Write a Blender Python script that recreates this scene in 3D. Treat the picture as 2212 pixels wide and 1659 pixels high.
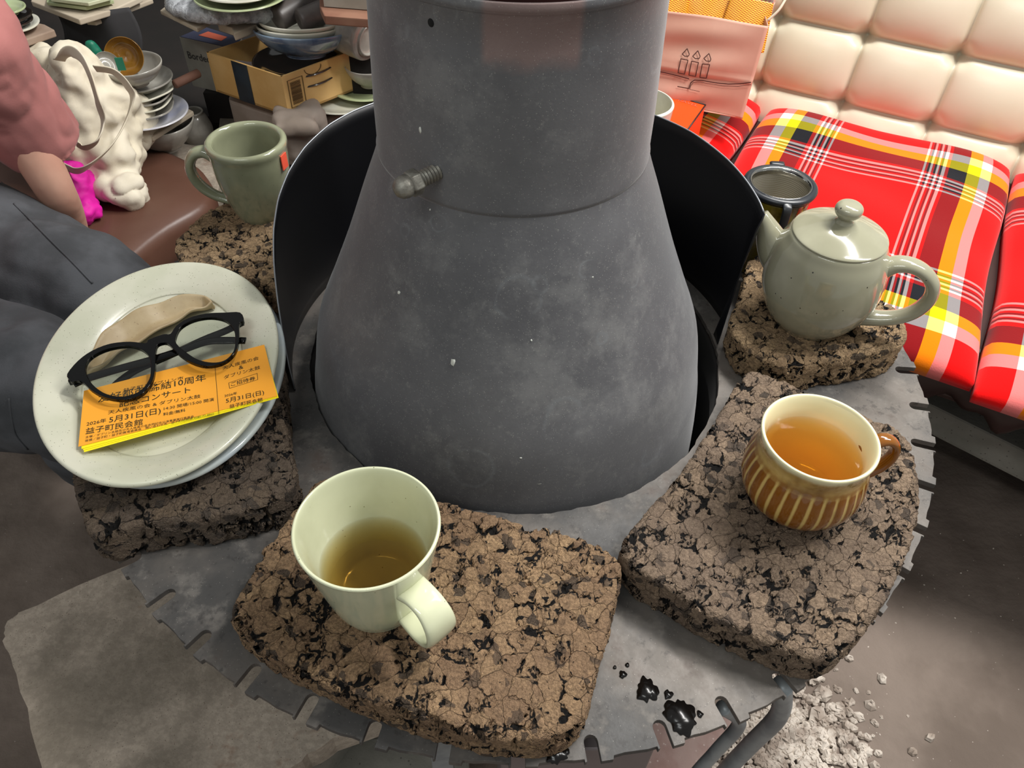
import bpy, bmesh, math, random
import numpy as np
from mathutils import Matrix, Vector
random.seed(7); rng = np.random.RandomState(5)
PI = math.pi
S = bpy.context.scene
for o in list(bpy.data.objects): bpy.data.objects.remove(o)
# ------------------------------------------------------------------ camera
Z = 0.5                                   # height of the steel disc's top over the floor
F = 1701.08
CP = np.array([0.0, -0.65213, 1.11114])
RX = np.array([0.99922916, 0.02996661, 0.02535915])
UY = np.array([-0.03916647, 0.71724967, 0.69571467])
FW = np.array([-0.00265936, 0.69617161, -0.71787047])
cd = bpy.data.cameras.new('camera'); cam = bpy.data.objects.new('camera', cd); S.collection.objects.link(cam)
cd.sensor_width = 36; cd.lens = F / 2212 * 36; cd.clip_start = 0.02
m = Matrix.Identity(4)
for i in range(3):
    m[i][0] = RX[i]; m[i][1] = UY[i]; m[i][2] = -FW[i]; m[i][3] = CP[i]
cam.matrix_world = m; S.camera = cam
# ------------------------------------------------------------------ view, world, lights
S.view_settings.view_transform = 'Standard'; S.view_settings.look = 'None'
S.view_settings.exposure = 0.82; S.view_settings.gamma = 1.0; S.view_settings.use_curve_mapping = False
W = bpy.data.worlds.new('world'); S.world = W; W.use_nodes = True
W.node_tree.nodes['Background'].inputs[0].default_value = (0.83, 0.84, 0.83, 1)
W.node_tree.nodes['Background'].inputs[1].default_value = 0.26
def area(name, loc, tgt, sx, sy, power, col=(1, 1, 1)):
    l = bpy.data.lights.new(name, 'AREA'); l.shape = 'RECTANGLE'; l.size = sx; l.size_y = sy; l.energy = power; l.color = col
    o = bpy.data.objects.new(name, l); S.collection.objects.link(o)
    o.location = loc; o.rotation_euler = (Vector(tgt) - Vector(loc)).to_track_quat('-Z', 'Y').to_euler(); return o
area('tube_light_rear', (0.80, 0.60, 2.35), (0, 0, .5), 1.2, 0.16, 31, (1.0, 0.98, 0.95))
area('tube_light_side', (-0.55, -1.25, 2.4), (0, 0, .5), 1.2, 0.14, 6, (0.97, 1.0, 0.98))
area('tube_light_sofa', (1.4, -0.05, 2.4), (.3, .1, .4), 0.14, 1.2, 20, (1.0, 0.98, 0.95))

# ------------------------------------------------------------------ helpers
def A(*v): return np.array(v, float)
def ray(x, y): return RX * (x - 1106) / F - UY * (y - 829.5) / F + FW
def at(x, y, h=0.0):                        # point on the horizontal plane h above the disc
    d = ray(x, y); t = (Z + h - CP[2]) / d[2]; return CP + d * t
def lin(h):
    h = h.lstrip('#'); c = [int(h[i:i + 2], 16) / 255 for i in (0, 2, 4)]
    return tuple([(v / 12.92 if v <= .04045 else ((v + .055) / 1.055) ** 2.4) for v in c] + [1])
def tag(o, label=None, cat=None, group=None, kind=None):
    if label: o['label'] = label
    if cat: o['category'] = cat
    if group: o['group'] = group
    if kind: o['kind'] = kind
    return o
def raw(h):
    h = h.lstrip('#'); return tuple([int(h[i:i + 2], 16) / 255 for i in (0, 2, 4)] + [1])
def thing(name, loc, label, cat, group=None):
    o = bpy.data.objects.new(name, None); S.collection.objects.link(o); o.location = loc; o.empty_display_size = .02
    return tag(o, label, cat, group)
def ob(name, vf, mat, parent=None, smooth=True, mods=None, uv=None, att=None, base=None, autosm=None):
    v, f = vf[0], vf[1]
    v = np.asarray(v, float).reshape(-1, 3)
    if parent is None:
        org = base if base is not None else A((v[:, 0].min() + v[:, 0].max()) / 2, (v[:, 1].min() + v[:, 1].max()) / 2, v[:, 2].min())
    else:
        org = A(*parent['_w']) if '_w' in parent else A(*parent.location)
    me = bpy.data.meshes.new(name)
    me.from_pydata([tuple(p) for p in (v - org)], [], [tuple(int(i) for i in q) for q in f]); me.update()
    if uv is not None:
        L = me.uv_layers.new(name='UVMap')
        for lp in me.loops: L.data[lp.index].uv = uv[lp.vertex_index]
    if att is not None:
        for k, vals in att.items():
            a = me.attributes.new(k, 'FLOAT', 'POINT')
            a.data.foreach_set('value', np.asarray(vals, dtype=np.float32))
    bm = bmesh.new(); bm.from_mesh(me); bmesh.ops.recalc_face_normals(bm, faces=bm.faces); bm.to_mesh(me); bm.free()
    if smooth:
        me.polygons.foreach_set('use_smooth', [True] * len(me.polygons))
        if autosm: me.set_sharp_from_angle(angle=math.radians(autosm))
    me.materials.append(mat)
    o = bpy.data.objects.new(name, me); S.collection.objects.link(o)
    if parent is None: o.location = org
    else: o.parent = parent; 
    WL[o.name] = org
    o['_w'] = [float(c) for c in org] if parent is not None else [float(c) for c in org]
    for md in (mods or []):
        k, a = md
        x = o.modifiers.new(k.lower(), k)
        for kk, vv in a.items(): setattr(x, kk, vv)
    return o
WL = {}
def join(*parts):
    V = []; Fs = []; n = 0
    for v, f in parts:
        v = np.asarray(v).reshape(-1, 3); V.append(v); Fs += [tuple(i + n for i in q) for q in f]; n += len(v)
    return np.concatenate(V), Fs
def lathe(prof, c, seg=64, sx=1, sy=1, rot=0, mod=None, tilt=None):
    prof = [(max(r, 1e-5), z) for r, z in prof]; n = len(prof); V = []
    a = np.arange(seg) * 2 * PI / seg
    for k, (r, z) in enumerate(prof):
        rr = r * (mod(a, k / (n - 1), z) if mod else 1)
        x = rr * np.cos(a) * sx; y = rr * np.sin(a) * sy
        V.append(np.stack([x * math.cos(rot) - y * math.sin(rot), x * math.sin(rot) + y * math.cos(rot), z + 0 * a], -1))
    V = np.concatenate(V)
    Fs = [(k * seg + i, k * seg + (i + 1) % seg, (k + 1) * seg + (i + 1) % seg, (k + 1) * seg + i) for k in range(n - 1) for i in range(seg)]
    if prof[0][0] < 1e-4 or True:
        Fs.append(tuple(range(seg))[::-1]); Fs.append(tuple((n - 1) * seg + i for i in range(seg)))
    if tilt is not None: V = V @ np.asarray(tilt).T
    return V + np.asarray(c), Fs
def openlathe(prof, c, seg=64, **k):
    v, f = lathe(prof, c, seg, **k); return v, f[:-2]
def crom(P, n=8, closed=False):
    P = np.asarray(P, float); m_ = len(P); out = []
    rng_ = range(m_) if closed else range(m_ - 1)
    for i in rng_:
        g = lambda j: P[j % m_] if closed else P[min(max(j, 0), m_ - 1)]
        p0, p1, p2, p3 = g(i - 1), g(i), g(i + 1), g(i + 2)
        for k in range(n):
            t = k / n
            out.append(.5 * ((2 * p1) + (-p0 + p2) * t + (2 * p0 - 5 * p1 + 4 * p2 - p3) * t * t + (-p0 + 3 * p1 - 3 * p2 + p3) * t ** 3))
    if not closed: out.append(P[-1])
    return np.array(out)
def sweep(P, w, t, b, seg=16, n=6, cap=True, closed=False, sq=1.0):
    """tube along P; half-width w along vector b, half-thickness t across; lists interpolate"""
    P = np.asarray(P, float); m0 = len(P)
    w = np.full(m0, w) if np.isscalar(w) else np.asarray(w, float); t = np.full(m0, t) if np.isscalar(t) else np.asarray(t, float)
    if n > 1:
        Q = crom(np.column_stack([P, w, t]), n, closed); P, w, t = Q[:, :3], Q[:, 3], Q[:, 4]
    N = len(P); V = []
    T = np.roll(P, -1, 0) - np.roll(P, 1, 0) if closed else np.gradient(P, axis=0)
    T /= np.linalg.norm(T, axis=1)[:, None] + 1e-12
    b = np.asarray(b, float); B = np.tile(b, (N, 1)) if b.ndim == 1 else b
    a = np.arange(seg) * 2 * PI / seg
    ca, sa = np.cos(a), np.sin(a)
    if sq < 1: ca = np.sign(ca) * np.abs(ca) ** sq; sa = np.sign(sa) * np.abs(sa) ** sq
    for i in range(N):
        nn = np.cross(T[i], B[i]); nn /= np.linalg.norm(nn) + 1e-12; bb = np.cross(nn, T[i]); bb /= np.linalg.norm(bb) + 1e-12
        V.append(P[i] + np.outer(ca * w[i], bb) + np.outer(sa * t[i], nn))
    V = np.concatenate(V); M_ = N if closed else N - 1
    Fs = [(k * seg + i, k * seg + (i + 1) % seg, ((k + 1) % N) * seg + (i + 1) % seg, ((k + 1) % N) * seg + i) for k in range(M_) for i in range(seg)]
    if cap and not closed: Fs += [tuple(range(seg))[::-1], tuple((N - 1) * seg + i for i in range(seg))]
    return V, Fs
def tube(P, r, n=6, seg=12, closed=False):
    d = np.asarray(P[-1]) - np.asarray(P[0]); b = A(0, 0, 1) if abs(d[2]) < .8 * np.linalg.norm(d) else A(1, 0.1, 0)
    return sweep(P, r, r, b, seg=seg, n=n, closed=closed)
def prism(poly, z0, z1, holes=()):
    """horizontal polygon (xy) with optional holes extruded between z0 and z1"""
    bm = bmesh.new(); es = []
    for lp in [poly] + list(holes):
        vs = [bm.verts.new((p[0], p[1], z1)) for p in lp]
        for i in range(len(vs)): es.append(bm.edges.new((vs[i], vs[(i + 1) % len(vs)])))
    r = bmesh.ops.triangle_fill(bm, use_beauty=True, use_dissolve=False, edges=es)
    top = [f for f in bm.faces]
    ext = bmesh.ops.extrude_face_region(bm, geom=top)
    for v in [g for g in ext['geom'] if isinstance(g, bmesh.types.BMVert)]: v.co.z = z0
    bm.verts.index_update(); v = [tuple(q.co) for q in bm.verts]; f = [tuple(q.index for q in fc.verts) for fc in bm.faces]; bm.free()
    return np.array(v), f
def box(c, s, R=None):
    v = np.array([(x, y, z) for x in (-.5, .5) for y in (-.5, .5) for z in (-.5, .5)]) * np.asarray(s)
    if R is not None: v = v @ np.asarray(R).T
    return v + np.asarray(c), [(0, 1, 3, 2), (4, 6, 7, 5), (0, 4, 5, 1), (2, 3, 7, 6), (0, 2, 6, 4), (1, 5, 7, 3)]
def rz(a): c, s = math.cos(a), math.sin(a); return np.array([[c, -s, 0], [s, c, 0], [0, 0, 1]])
def rxm(a): c, s = math.cos(a), math.sin(a); return np.array([[1, 0, 0], [0, c, -s], [0, s, c]])
def ellipsoid(c, r, R=None, seg=24, rings=14):
    V = []; 
    for j in range(rings + 1):
        p = PI * j / rings; p = min(max(p, .02), PI - .02)
        for i in range(seg):
            a = 2 * PI * i / seg; V.append((math.sin(p) * math.cos(a) * r[0], math.sin(p) * math.sin(a) * r[1], math.cos(p) * r[2]))
    V = np.array(V)
    if R is not None: V = V @ np.asarray(R).T
    Fs = [(j * seg + i, j * seg + (i + 1) % seg, (j + 1) * seg + (i + 1) % seg, (j + 1) * seg + i) for j in range(rings) for i in range(seg)]
    Fs += [tuple(range(seg)), tuple(rings * seg + i for i in range(seg))[::-1]]
    return V + np.asarray(c), Fs
def grid(fn, nu, nv):
    V = np.array([fn(i / (nu - 1), j / (nv - 1)) for j in range(nv) for i in range(nu)])
    Fs = [(j * nu + i, j * nu + i + 1, (j + 1) * nu + i + 1, (j + 1) * nu + i) for j in range(nv - 1) for i in range(nu - 1)]
    UV = [(i / (nu - 1), j / (nv - 1)) for j in range(nv) for i in range(nu)]
    return V, Fs, UV
def marble(size, turb=6):
    t = bpy.data.textures.new('folds', 'MARBLE'); t.noise_scale = size; t.turbulence = turb; t.marble_type = 'SHARP'; t.noise_depth = 1; return t
def clouds(name, size):
    t = bpy.data.textures.new(name, 'CLOUDS'); t.noise_scale = size; t.noise_depth = 3; return t
BEV = lambda w, s=2: ('BEVEL', dict(width=w, segments=s, limit_method='ANGLE', angle_limit=math.radians(40)))
REM = lambda v: ('REMESH', dict(mode='VOXEL', voxel_size=v, use_smooth_shade=True))
SM = lambda n, f=.5: ('SMOOTH', dict(iterations=n, factor=f))
SUB = lambda n=1: ('SUBSURF', dict(levels=n, render_levels=n))
def DISP(size, st, name='cl'): return ('DISPLACE', dict(texture=clouds(name, size), strength=st, texture_coords='GLOBAL', mid_level=.5))
FOLD = lambda size, st, turb=6: ('DISPLACE', dict(texture=marble(size, turb), strength=st, texture_coords='GLOBAL', mid_level=.5))
SOLID = lambda t: ('SOLIDIFY', dict(thickness=t, offset=0))

# ------------------------------------------------------------------ materials
class NT:
    def __init__(s, name):
        s.m = bpy.data.materials.new(name); s.m.use_nodes = True; s.t = s.m.node_tree; s.b = s.t.nodes['Principled BSDF']; s.out = s.t.nodes['Material Output']
        s.tc = s.t.nodes.new('ShaderNodeTexCoord')
    def n(s, k, **a):
        x = s.t.nodes.new('ShaderNode' + k)
        for kk, v in a.items():
            if kk.startswith('i_'):
                key = kk[2:]; key = int(key) if key.isdigit() else key.replace('_', ' ')
                s.set(x.inputs[key], v)
            else: setattr(x, kk, v)
        return x
    def set(s, inp, v):
        if isinstance(v, bpy.types.NodeSocket): s.t.links.new(v, inp)
        else: inp.default_value = v
    def math(s, op, a, b=0, c=0, clamp=False):
        x = s.n('Math', operation=op, use_clamp=clamp); s.set(x.inputs[0], a); s.set(x.inputs[1], b); s.set(x.inputs[2], c); return x.outputs[0]
    def mix(s, f, a, b, bt='MIX'):
        x = s.n('Mix', data_type='RGBA', blend_type=bt); s.set(x.inputs[0], f); s.set(x.inputs[6], a); s.set(x.inputs[7], b); return x.outputs[2]
    def noise(s, sc, det=4, ro=.55, co=None, dist=0):
        x = s.n('TexNoise', i_Scale=sc, i_Detail=det, i_Roughness=ro, i_Distortion=dist); s.t.links.new(co or s.tc.outputs['Object'], x.inputs['Vector']); return x.outputs['Fac']
    def vor(s, sc, feat='F1', co=None, rnd=1):
        x = s.n('TexVoronoi', feature=feat, i_Scale=sc, i_Randomness=rnd); s.t.links.new(co or s.tc.outputs['Object'], x.inputs['Vector']); return x
    def ss(s, v, lo, hi, a=0., b=1.):
        x = s.n('MapRange', interpolation_type='SMOOTHSTEP', clamp=True); s.set(x.inputs[0], v)
        for i, q in zip((1, 2, 3, 4), (lo, hi, a, b)): s.set(x.inputs[i], q)
        return x.outputs[0]
    def bump(s, h, st=.3, d=.001, nrm=None):
        x = s.n('Bump', i_Strength=st, i_Distance=d); s.set(x.inputs['Height'], h)
        if nrm: s.set(x.inputs['Normal'], nrm)
        return x.outputs[0]
    def p(s, **a):
        for k, v in a.items(): s.set(s.b.inputs[k.replace('_', ' ')], v)
        return s.m
def mat(name, col, col2=None, ns=8, rough=.5, metal=0, spec=.5, speck=None, bump=0, bs=60, bd=.001, coat=0, sheen=0, lo=.35, hi=.65, grain=0):
    N = NT(name); c = lin(col)
    if col2: c = N.mix(N.ss(N.noise(ns, 5), lo, hi), lin(col), lin(col2))
    if grain: c = N.mix(N.ss(N.noise(130, 7, .75), .42, .62, grain, 0), c, lin('#4d443a')); c = N.mix(N.ss(N.noise(7, 5, .8), .60, .70, 0, .5), c, lin('#6b4426'))
    if speck:                        # (colour, scale, radius, share)
        v = N.vor(speck[1]); d = v.outputs['Distance']
        wn = N.n('TexWhiteNoise', noise_dimensions='3D'); N.t.links.new(v.outputs['Position'], wn.inputs['Vector'])
        k = N.math('MULTIPLY', N.math('LESS_THAN', d, speck[2]), N.math('LESS_THAN', wn.outputs['Value'], speck[3]))
        c = N.mix(k, c, lin(speck[0]))
    N.p(Base_Color=c, Roughness=rough, Metallic=metal, Specular_IOR_Level=spec)
    if coat: N.p(Coat_Weight=coat, Coat_Roughness=.06)
    if sheen: N.p(Sheen_Weight=sheen, Sheen_Roughness=.4)
    if bump: N.p(Normal=N.bump(N.noise(bs, 5), bump, bd))
    return N.m
def cork(name, c1, c2, c3, seed=0.0, stain=None):
    N = NT(name)
    mp = N.n('Mapping'); mp.inputs['Location'].default_value = (seed, seed * .7, seed * .3); N.t.links.new(N.tc.outputs['Object'], mp.inputs['Vector']); co = mp.outputs[0]
    nz = N.n('TexNoise', i_Scale=70, i_Detail=3); N.t.links.new(co, nz.inputs['Vector'])
    ad = N.n('VectorMath', operation='MULTIPLY_ADD'); N.t.links.new(nz.outputs['Color'], ad.inputs[0]); ad.inputs[1].default_value = (.011, .011, .011); N.t.links.new(co, ad.inputs[2]); wc = ad.outputs[0]
    va = N.vor(62, 'F1', wc); ve = N.vor(62, 'DISTANCE_TO_EDGE', wc)
    vb = N.vor(118, 'DISTANCE_TO_EDGE', wc); vbc = N.vor(118, 'F1', wc)
    gapn = N.noise(48, 3, .6, co)
    wide = N.ss(gapn, .49, .68, .003, .18)
    g1 = N.math('LESS_THAN', ve.outputs['Distance'], wide)
    g1 = N.ss(N.math('SUBTRACT', wide, ve.outputs['Distance']), -.02, .03)
    wide2 = N.ss(N.noise(80, 2, .5, co), .58, .72, .0, .16)
    g2 = N.ss(N.math('SUBTRACT', wide2, vb.outputs['Distance']), -.01, .03)
    gap = N.math('MAXIMUM', g1, g2)
    rnd = N.n('SeparateColor'); N.t.links.new(va.outputs['Color'], rnd.inputs[0])
    rnd2 = N.n('SeparateColor'); N.t.links.new(vbc.outputs['Color'], rnd2.inputs[0])
    fine = N.noise(420, 4, .7, co); gr = N.noise(1500, 2, .6, co); mid_ = N.noise(150, 4, .65, co)
    base = N.mix(rnd.outputs[0], lin(c1), lin(c2))
    base = N.mix(N.math('MULTIPLY', rnd2.outputs[1], .45), base, lin(c3))
    char = N.math('MULTIPLY', N.math('GREATER_THAN', rnd2.outputs[2], .90), .85)
    base = N.mix(char, base, lin('#2b2a29'))
    base = N.mix(N.ss(fine, .30, .72, .62, 0), base, lin('#2e2219'))
    base = N.mix(N.ss(gr, .55, .75, 0, .30), base, lin('#b79f80'))
    base = N.mix(N.ss(mid_, .50, .66, 0, .35), base, lin('#3b2e24'))
    big = N.noise(9, 3, .5, co); base = N.mix(N.ss(big, .45, .7, 0, .35), base, lin(c3))
    if stain is not None:
        sv = N.n('VectorMath', operation='DISTANCE'); N.t.links.new(N.tc.outputs['Object'], sv.inputs[0]); sv.inputs[1].default_value = stain
        k = N.ss(N.math('ADD', sv.outputs['Value'], N.math('MULTIPLY', N.noise(90, 3), .03)), .026, .030, .85, 0); base = N.mix(k, base, lin('#33190a'))
    base = N.mix(gap, base, lin('#0c0a09'))
    h = N.math('SUBTRACT', N.math('MULTIPLY', rnd.outputs[1], .0024), N.math('MULTIPLY', gap, .0050))
    h = N.math('ADD', h, N.math('MULTIPLY', rnd2.outputs[0], .0010))
    h = N.math('ADD', h, N.math('ADD', N.math('MULTIPLY', mid_, .0035), N.math('MULTIPLY', fine, .0020)))
    ds = N.n('Displacement', i_Midlevel=.003, i_Scale=1.0); N.t.links.new(h, ds.inputs['Height']); N.t.links.new(ds.outputs[0], N.out.inputs['Displacement'])
    N.m.displacement_method = 'BOTH'
    return N.p(Base_Color=base, Roughness=.9, Specular_IOR_Level=.25)
def steel():
    N = NT('worn_disc_steel')
    n1 = N.noise(7, 6, .6); n2 = N.noise(40, 5, .6); n3 = N.noise(300, 3, .6)
    c = N.mix(N.ss(n1, .38, .66), lin('#454443'), lin('#69635d'))
    c = N.mix(N.ss(n2, .52, .70, 0, .55), c, lin('#7c7771'))
    c = N.mix(N.ss(N.noise(14, 5, .7), .56, .70, 0, .55), c, lin('#43352f'))
    c = N.mix(N.ss(N.noise(90, 5, .7), .56, .66, 0, .45), c, lin('#2f2d2c'))
    sp = N.vor(900); wn = N.n('TexWhiteNoise', noise_dimensions='3D'); N.t.links.new(sp.outputs['Position'], wn.inputs['Vector'])
    k = N.math('MULTIPLY', N.math('LESS_THAN', sp.outputs['Distance'], .22), N.math('LESS_THAN', wn.outputs['Value'], .05))
    c = N.mix(N.math('MULTIPLY', k, .45), c, lin('#b8b4ac'))
    rim = N.vor(16, 'DISTANCE_TO_EDGE'); 
    N.p(Base_Color=c, Metallic=.15, Specular_IOR_Level=.35, Roughness=N.ss(n2, .35, .7, .5, .7), Normal=N.bump(n3, .25, .0006))
    return N.m
def stoveiron():
    N = NT('stove_iron')
    geo = N.tc.outputs['Object']
    n1 = N.noise(6, 6, .6); n2 = N.noise(160, 4, .7)
    c = N.mix(N.ss(n1, .35, .68), lin('#4f4f52'), lin('#626264'))
    c = N.mix(N.ss(n2, .55, .75, 0, .16), c, lin('#a3a29c'))
    c = N.mix(N.ss(N.noise(11, 7, .75), .50, .66, 0, .28), c, lin('#8b8b89'))
    sz = N.n('SeparateXYZ'); N.t.links.new(geo, sz.inputs[0])
    # ring-shaped mineral stains
    nz = N.n('TexNoise', i_Scale=18, i_Detail=3); N.t.links.new(geo, nz.inputs['Vector'])
    ad = N.n('VectorMath', operation='MULTIPLY_ADD'); N.t.links.new(nz.outputs['Color'], ad.inputs[0]); ad.inputs[1].default_value = (.02, .02, .02); N.t.links.new(geo, ad.inputs[2])
    for sc, r, w, sh in ((14, .34, .04, .35), (34, .36, .05, .25)):
        v = N.vor(sc, 'F1', ad.outputs[0]); wn = N.n('TexWhiteNoise', noise_dimensions='3D'); N.t.links.new(v.outputs['Position'], wn.inputs['Vector'])
        rr = N.math('MULTIPLY_ADD', wn.outputs['Value'], .25, r - .1)
        d = N.math('ABSOLUTE', N.math('SUBTRACT', v.outputs['Distance'], rr))
        k = N.math('MULTIPLY', N.ss(d, 0, w, .32, 0), N.math('LESS_THAN', wn.outputs['Value'], sh)); k = N.math('MULTIPLY', k, N.ss(N.noise(22, 4), .42, .6))
        c = N.mix(k, c, lin('#74787b'))
    zz = N.math('ADD', sz.outputs[2], N.math('MULTIPLY', N.noise(25, 4), .03)); pk_ = N.math('MULTIPLY', N.ss(zz, .885, .90), N.ss(N.math('ABSOLUTE', N.math('SUBTRACT', sz.outputs[0], .012)), .030, .036, .55, 0)); pk_ = N.math('MULTIPLY', pk_, N.math('LESS_THAN', sz.outputs[1], 0.0)); c = N.mix(pk_, c, lin('#8b6f68'))
    c = N.mix(N.ss(N.noise(5, 4, .6), .56, .72, 0, .3), c, lin('#4b423f'))
    v = N.vor(950); wn = N.n('TexWhiteNoise', noise_dimensions='3D'); N.t.links.new(v.outputs['Position'], wn.inputs['Vector'])
    k = N.math('MULTIPLY', N.math('LESS_THAN', v.outputs['Distance'], .25), N.math('LESS_THAN', wn.outputs['Value'], .10))
    c = N.mix(N.math('MULTIPLY', k, .4), c, lin('#c9c8bf'))
    return N.p(Base_Color=c, Roughness=.62, Metallic=.1, Specular_IOR_Level=.35, Sheen_Weight=.3, Sheen_Roughness=.35, Normal=N.bump(N.noise(520, 4, .6), .2, .0006))
def plaid():
    N = NT('plaid_wool')
    R, Wh, Y, K = '#e01212', '#e6d8d2', '#e9d800', '#16191f'
    seq = [(0, R), (.085, Wh), (.125, Y), (.17, K), (.235, R), (.25, Wh), (.258, K), (.266, R), (.273, Wh), (.281, K), (.289, R), (.296, Wh), (.304, K), (.312, R), (.319, Wh), (.327, R)]
    full = seq + [(.673, Wh), (.681, R), (.688, K), (.696, Wh), (.704, R), (.711, K), (.719, Wh), (.727, R), (.734, K), (.742, Wh), (.75, R)] + [(.765, K), (.83, Y), (.875, Wh), (.915, R)]
    sx = N.n('SeparateXYZ'); N.t.links.new(N.tc.outputs['UV'], sx.inputs[0])
    outs = []
    for ax in (0, 1):
        r = N.n('ValToRGB'); r.color_ramp.interpolation = 'CONSTANT'; e = r.color_ramp.elements
        while len(e) > 1: e.remove(e[-1])
        e[0].position = 0; e[0].color = raw(full[0][1])
        for ps, c in full[1:]: q = e.new(ps); q.color = raw(c)
        fr = N.math('FRACT', sx.outputs[ax]); N.t.links.new(fr, r.inputs[0]); outs.append(r.outputs[0])
    c = N.n('Gamma', i_Gamma=2.2); N.t.links.new(N.mix(.5, outs[0], outs[1]), c.inputs[0]); c = c.outputs[0]
    w = N.n('TexWave', i_Scale=1.0); w.inputs['Scale'].default_value = 180; N.t.links.new(N.tc.outputs['UV'], w.inputs['Vector'])
    return N.p(Base_Color=c, Roughness=.95, Specular_IOR_Level=.1, Sheen_Weight=.12, Normal=N.bump(N.noise(500, 3), .3, .0008))
def ribglaze():
    N = NT('amber_ribbed_glaze')
    a = N.n('Attribute', attribute_name='rib').outputs['Fac']; r = N.n('Attribute', attribute_name='cream').outputs['Fac']
    nz = N.noise(60, 4)
    c = N.mix(N.ss(N.math('ADD', a, N.math('MULTIPLY', N.math('SUBTRACT', nz, .5), .5)), .15, .75), lin('#c6a963'), lin('#7d4a0c'))
    c = N.mix(N.ss(N.noise(28, 3), .55, .75, 0, .6), c, lin('#5a3a1a'))
    c = N.mix(N.ss(N.math('ADD', r, N.math('MULTIPLY', N.math('SUBTRACT', N.noise(40, 3), .5), .35)), .35, .7), c, lin('#e3dfb8'))
    return N.p(Base_Color=c, Roughness=.14, Coat_Weight=.6, Coat_Roughness=.05)
def teamat(name, col, dens):
    N = NT(name); N.t.nodes.remove(N.b)
    fr = N.n('Fresnel', i_IOR=1.33); bf = N.n('NewGeometry'); fo = N.math('MULTIPLY', fr.outputs[0], N.math('SUBTRACT', 1.0, bf.outputs['Backfacing'])); tr = N.n('BsdfTransparent'); gl = N.n('BsdfGlossy', i_Roughness=.02); mx = N.n('MixShader')
    N.t.links.new(fo, mx.inputs[0]); N.t.links.new(tr.outputs[0], mx.inputs[1]); N.t.links.new(gl.outputs[0], mx.inputs[2]); N.t.links.new(mx.outputs[0], N.out.inputs['Surface'])
    va = N.n('VolumeAbsorption'); va.inputs['Color'].default_value = (*col, 1); va.inputs['Density'].default_value = dens; N.t.links.new(va.outputs[0], N.out.inputs['Volume'])
    return N.m
def lensmat(name, tint='#f4f6f4'):
    N = NT(name); N.t.nodes.remove(N.b)
    fr = N.n('Fresnel', i_IOR=1.45); bf = N.n('NewGeometry'); fo = N.math('MULTIPLY', fr.outputs[0], N.math('SUBTRACT', 1.0, bf.outputs['Backfacing'])); tr = N.n('BsdfTransparent'); tr.inputs[0].default_value = lin(tint); gl = N.n('BsdfGlossy', i_Roughness=.02); mx = N.n('MixShader')
    N.t.links.new(fo, mx.inputs[0]); N.t.links.new(tr.outputs[0], mx.inputs[1]); N.t.links.new(gl.outputs[0], mx.inputs[2]); N.t.links.new(mx.outputs[0], N.out.inputs['Surface'])
    return N.m
def mesh_wire():
    N = NT('steel_gauze'); N.t.nodes.remove(N.b)
    sx = N.n('SeparateXYZ'); N.t.links.new(N.tc.outputs['UV'], sx.inputs[0])
    ks = [N.math('GREATER_THAN', N.math('FRACT', N.math('MULTIPLY', sx.outputs[a], f)), .42) for a, f in ((0, 190), (1, 60))]
    k = N.math('MAXIMUM', ks[0], ks[1])
    pb = N.n('BsdfPrincipled', i_Roughness=.35, i_Metallic=.5); pb.inputs['Base Color'].default_value = lin('#b5afa0')
    tr = N.n('BsdfTransparent'); mx = N.n('MixShader'); N.t.links.new(k, mx.inputs[0]); N.t.links.new(tr.outputs[0], mx.inputs[1]); N.t.links.new(pb.outputs[0], mx.inputs[2]); N.t.links.new(mx.outputs[0], N.out.inputs['Surface'])
    return N.m
def checker():
    N = NT('checked_wrapper'); ck = N.n('TexChecker', i_Scale=46.0); ck.inputs[1].default_value = lin('#b3470a'); ck.inputs[2].default_value = lin('#f2c23a')
    N.t.links.new(N.tc.outputs['UV'], ck.inputs[0]); return N.p(Base_Color=ck.outputs[0], Roughness=.3)
def boxprint():
    return mat('cardboard', '#c79d5c', '#d3ad70', 14, .8, bump=.15, bs=120)
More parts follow.
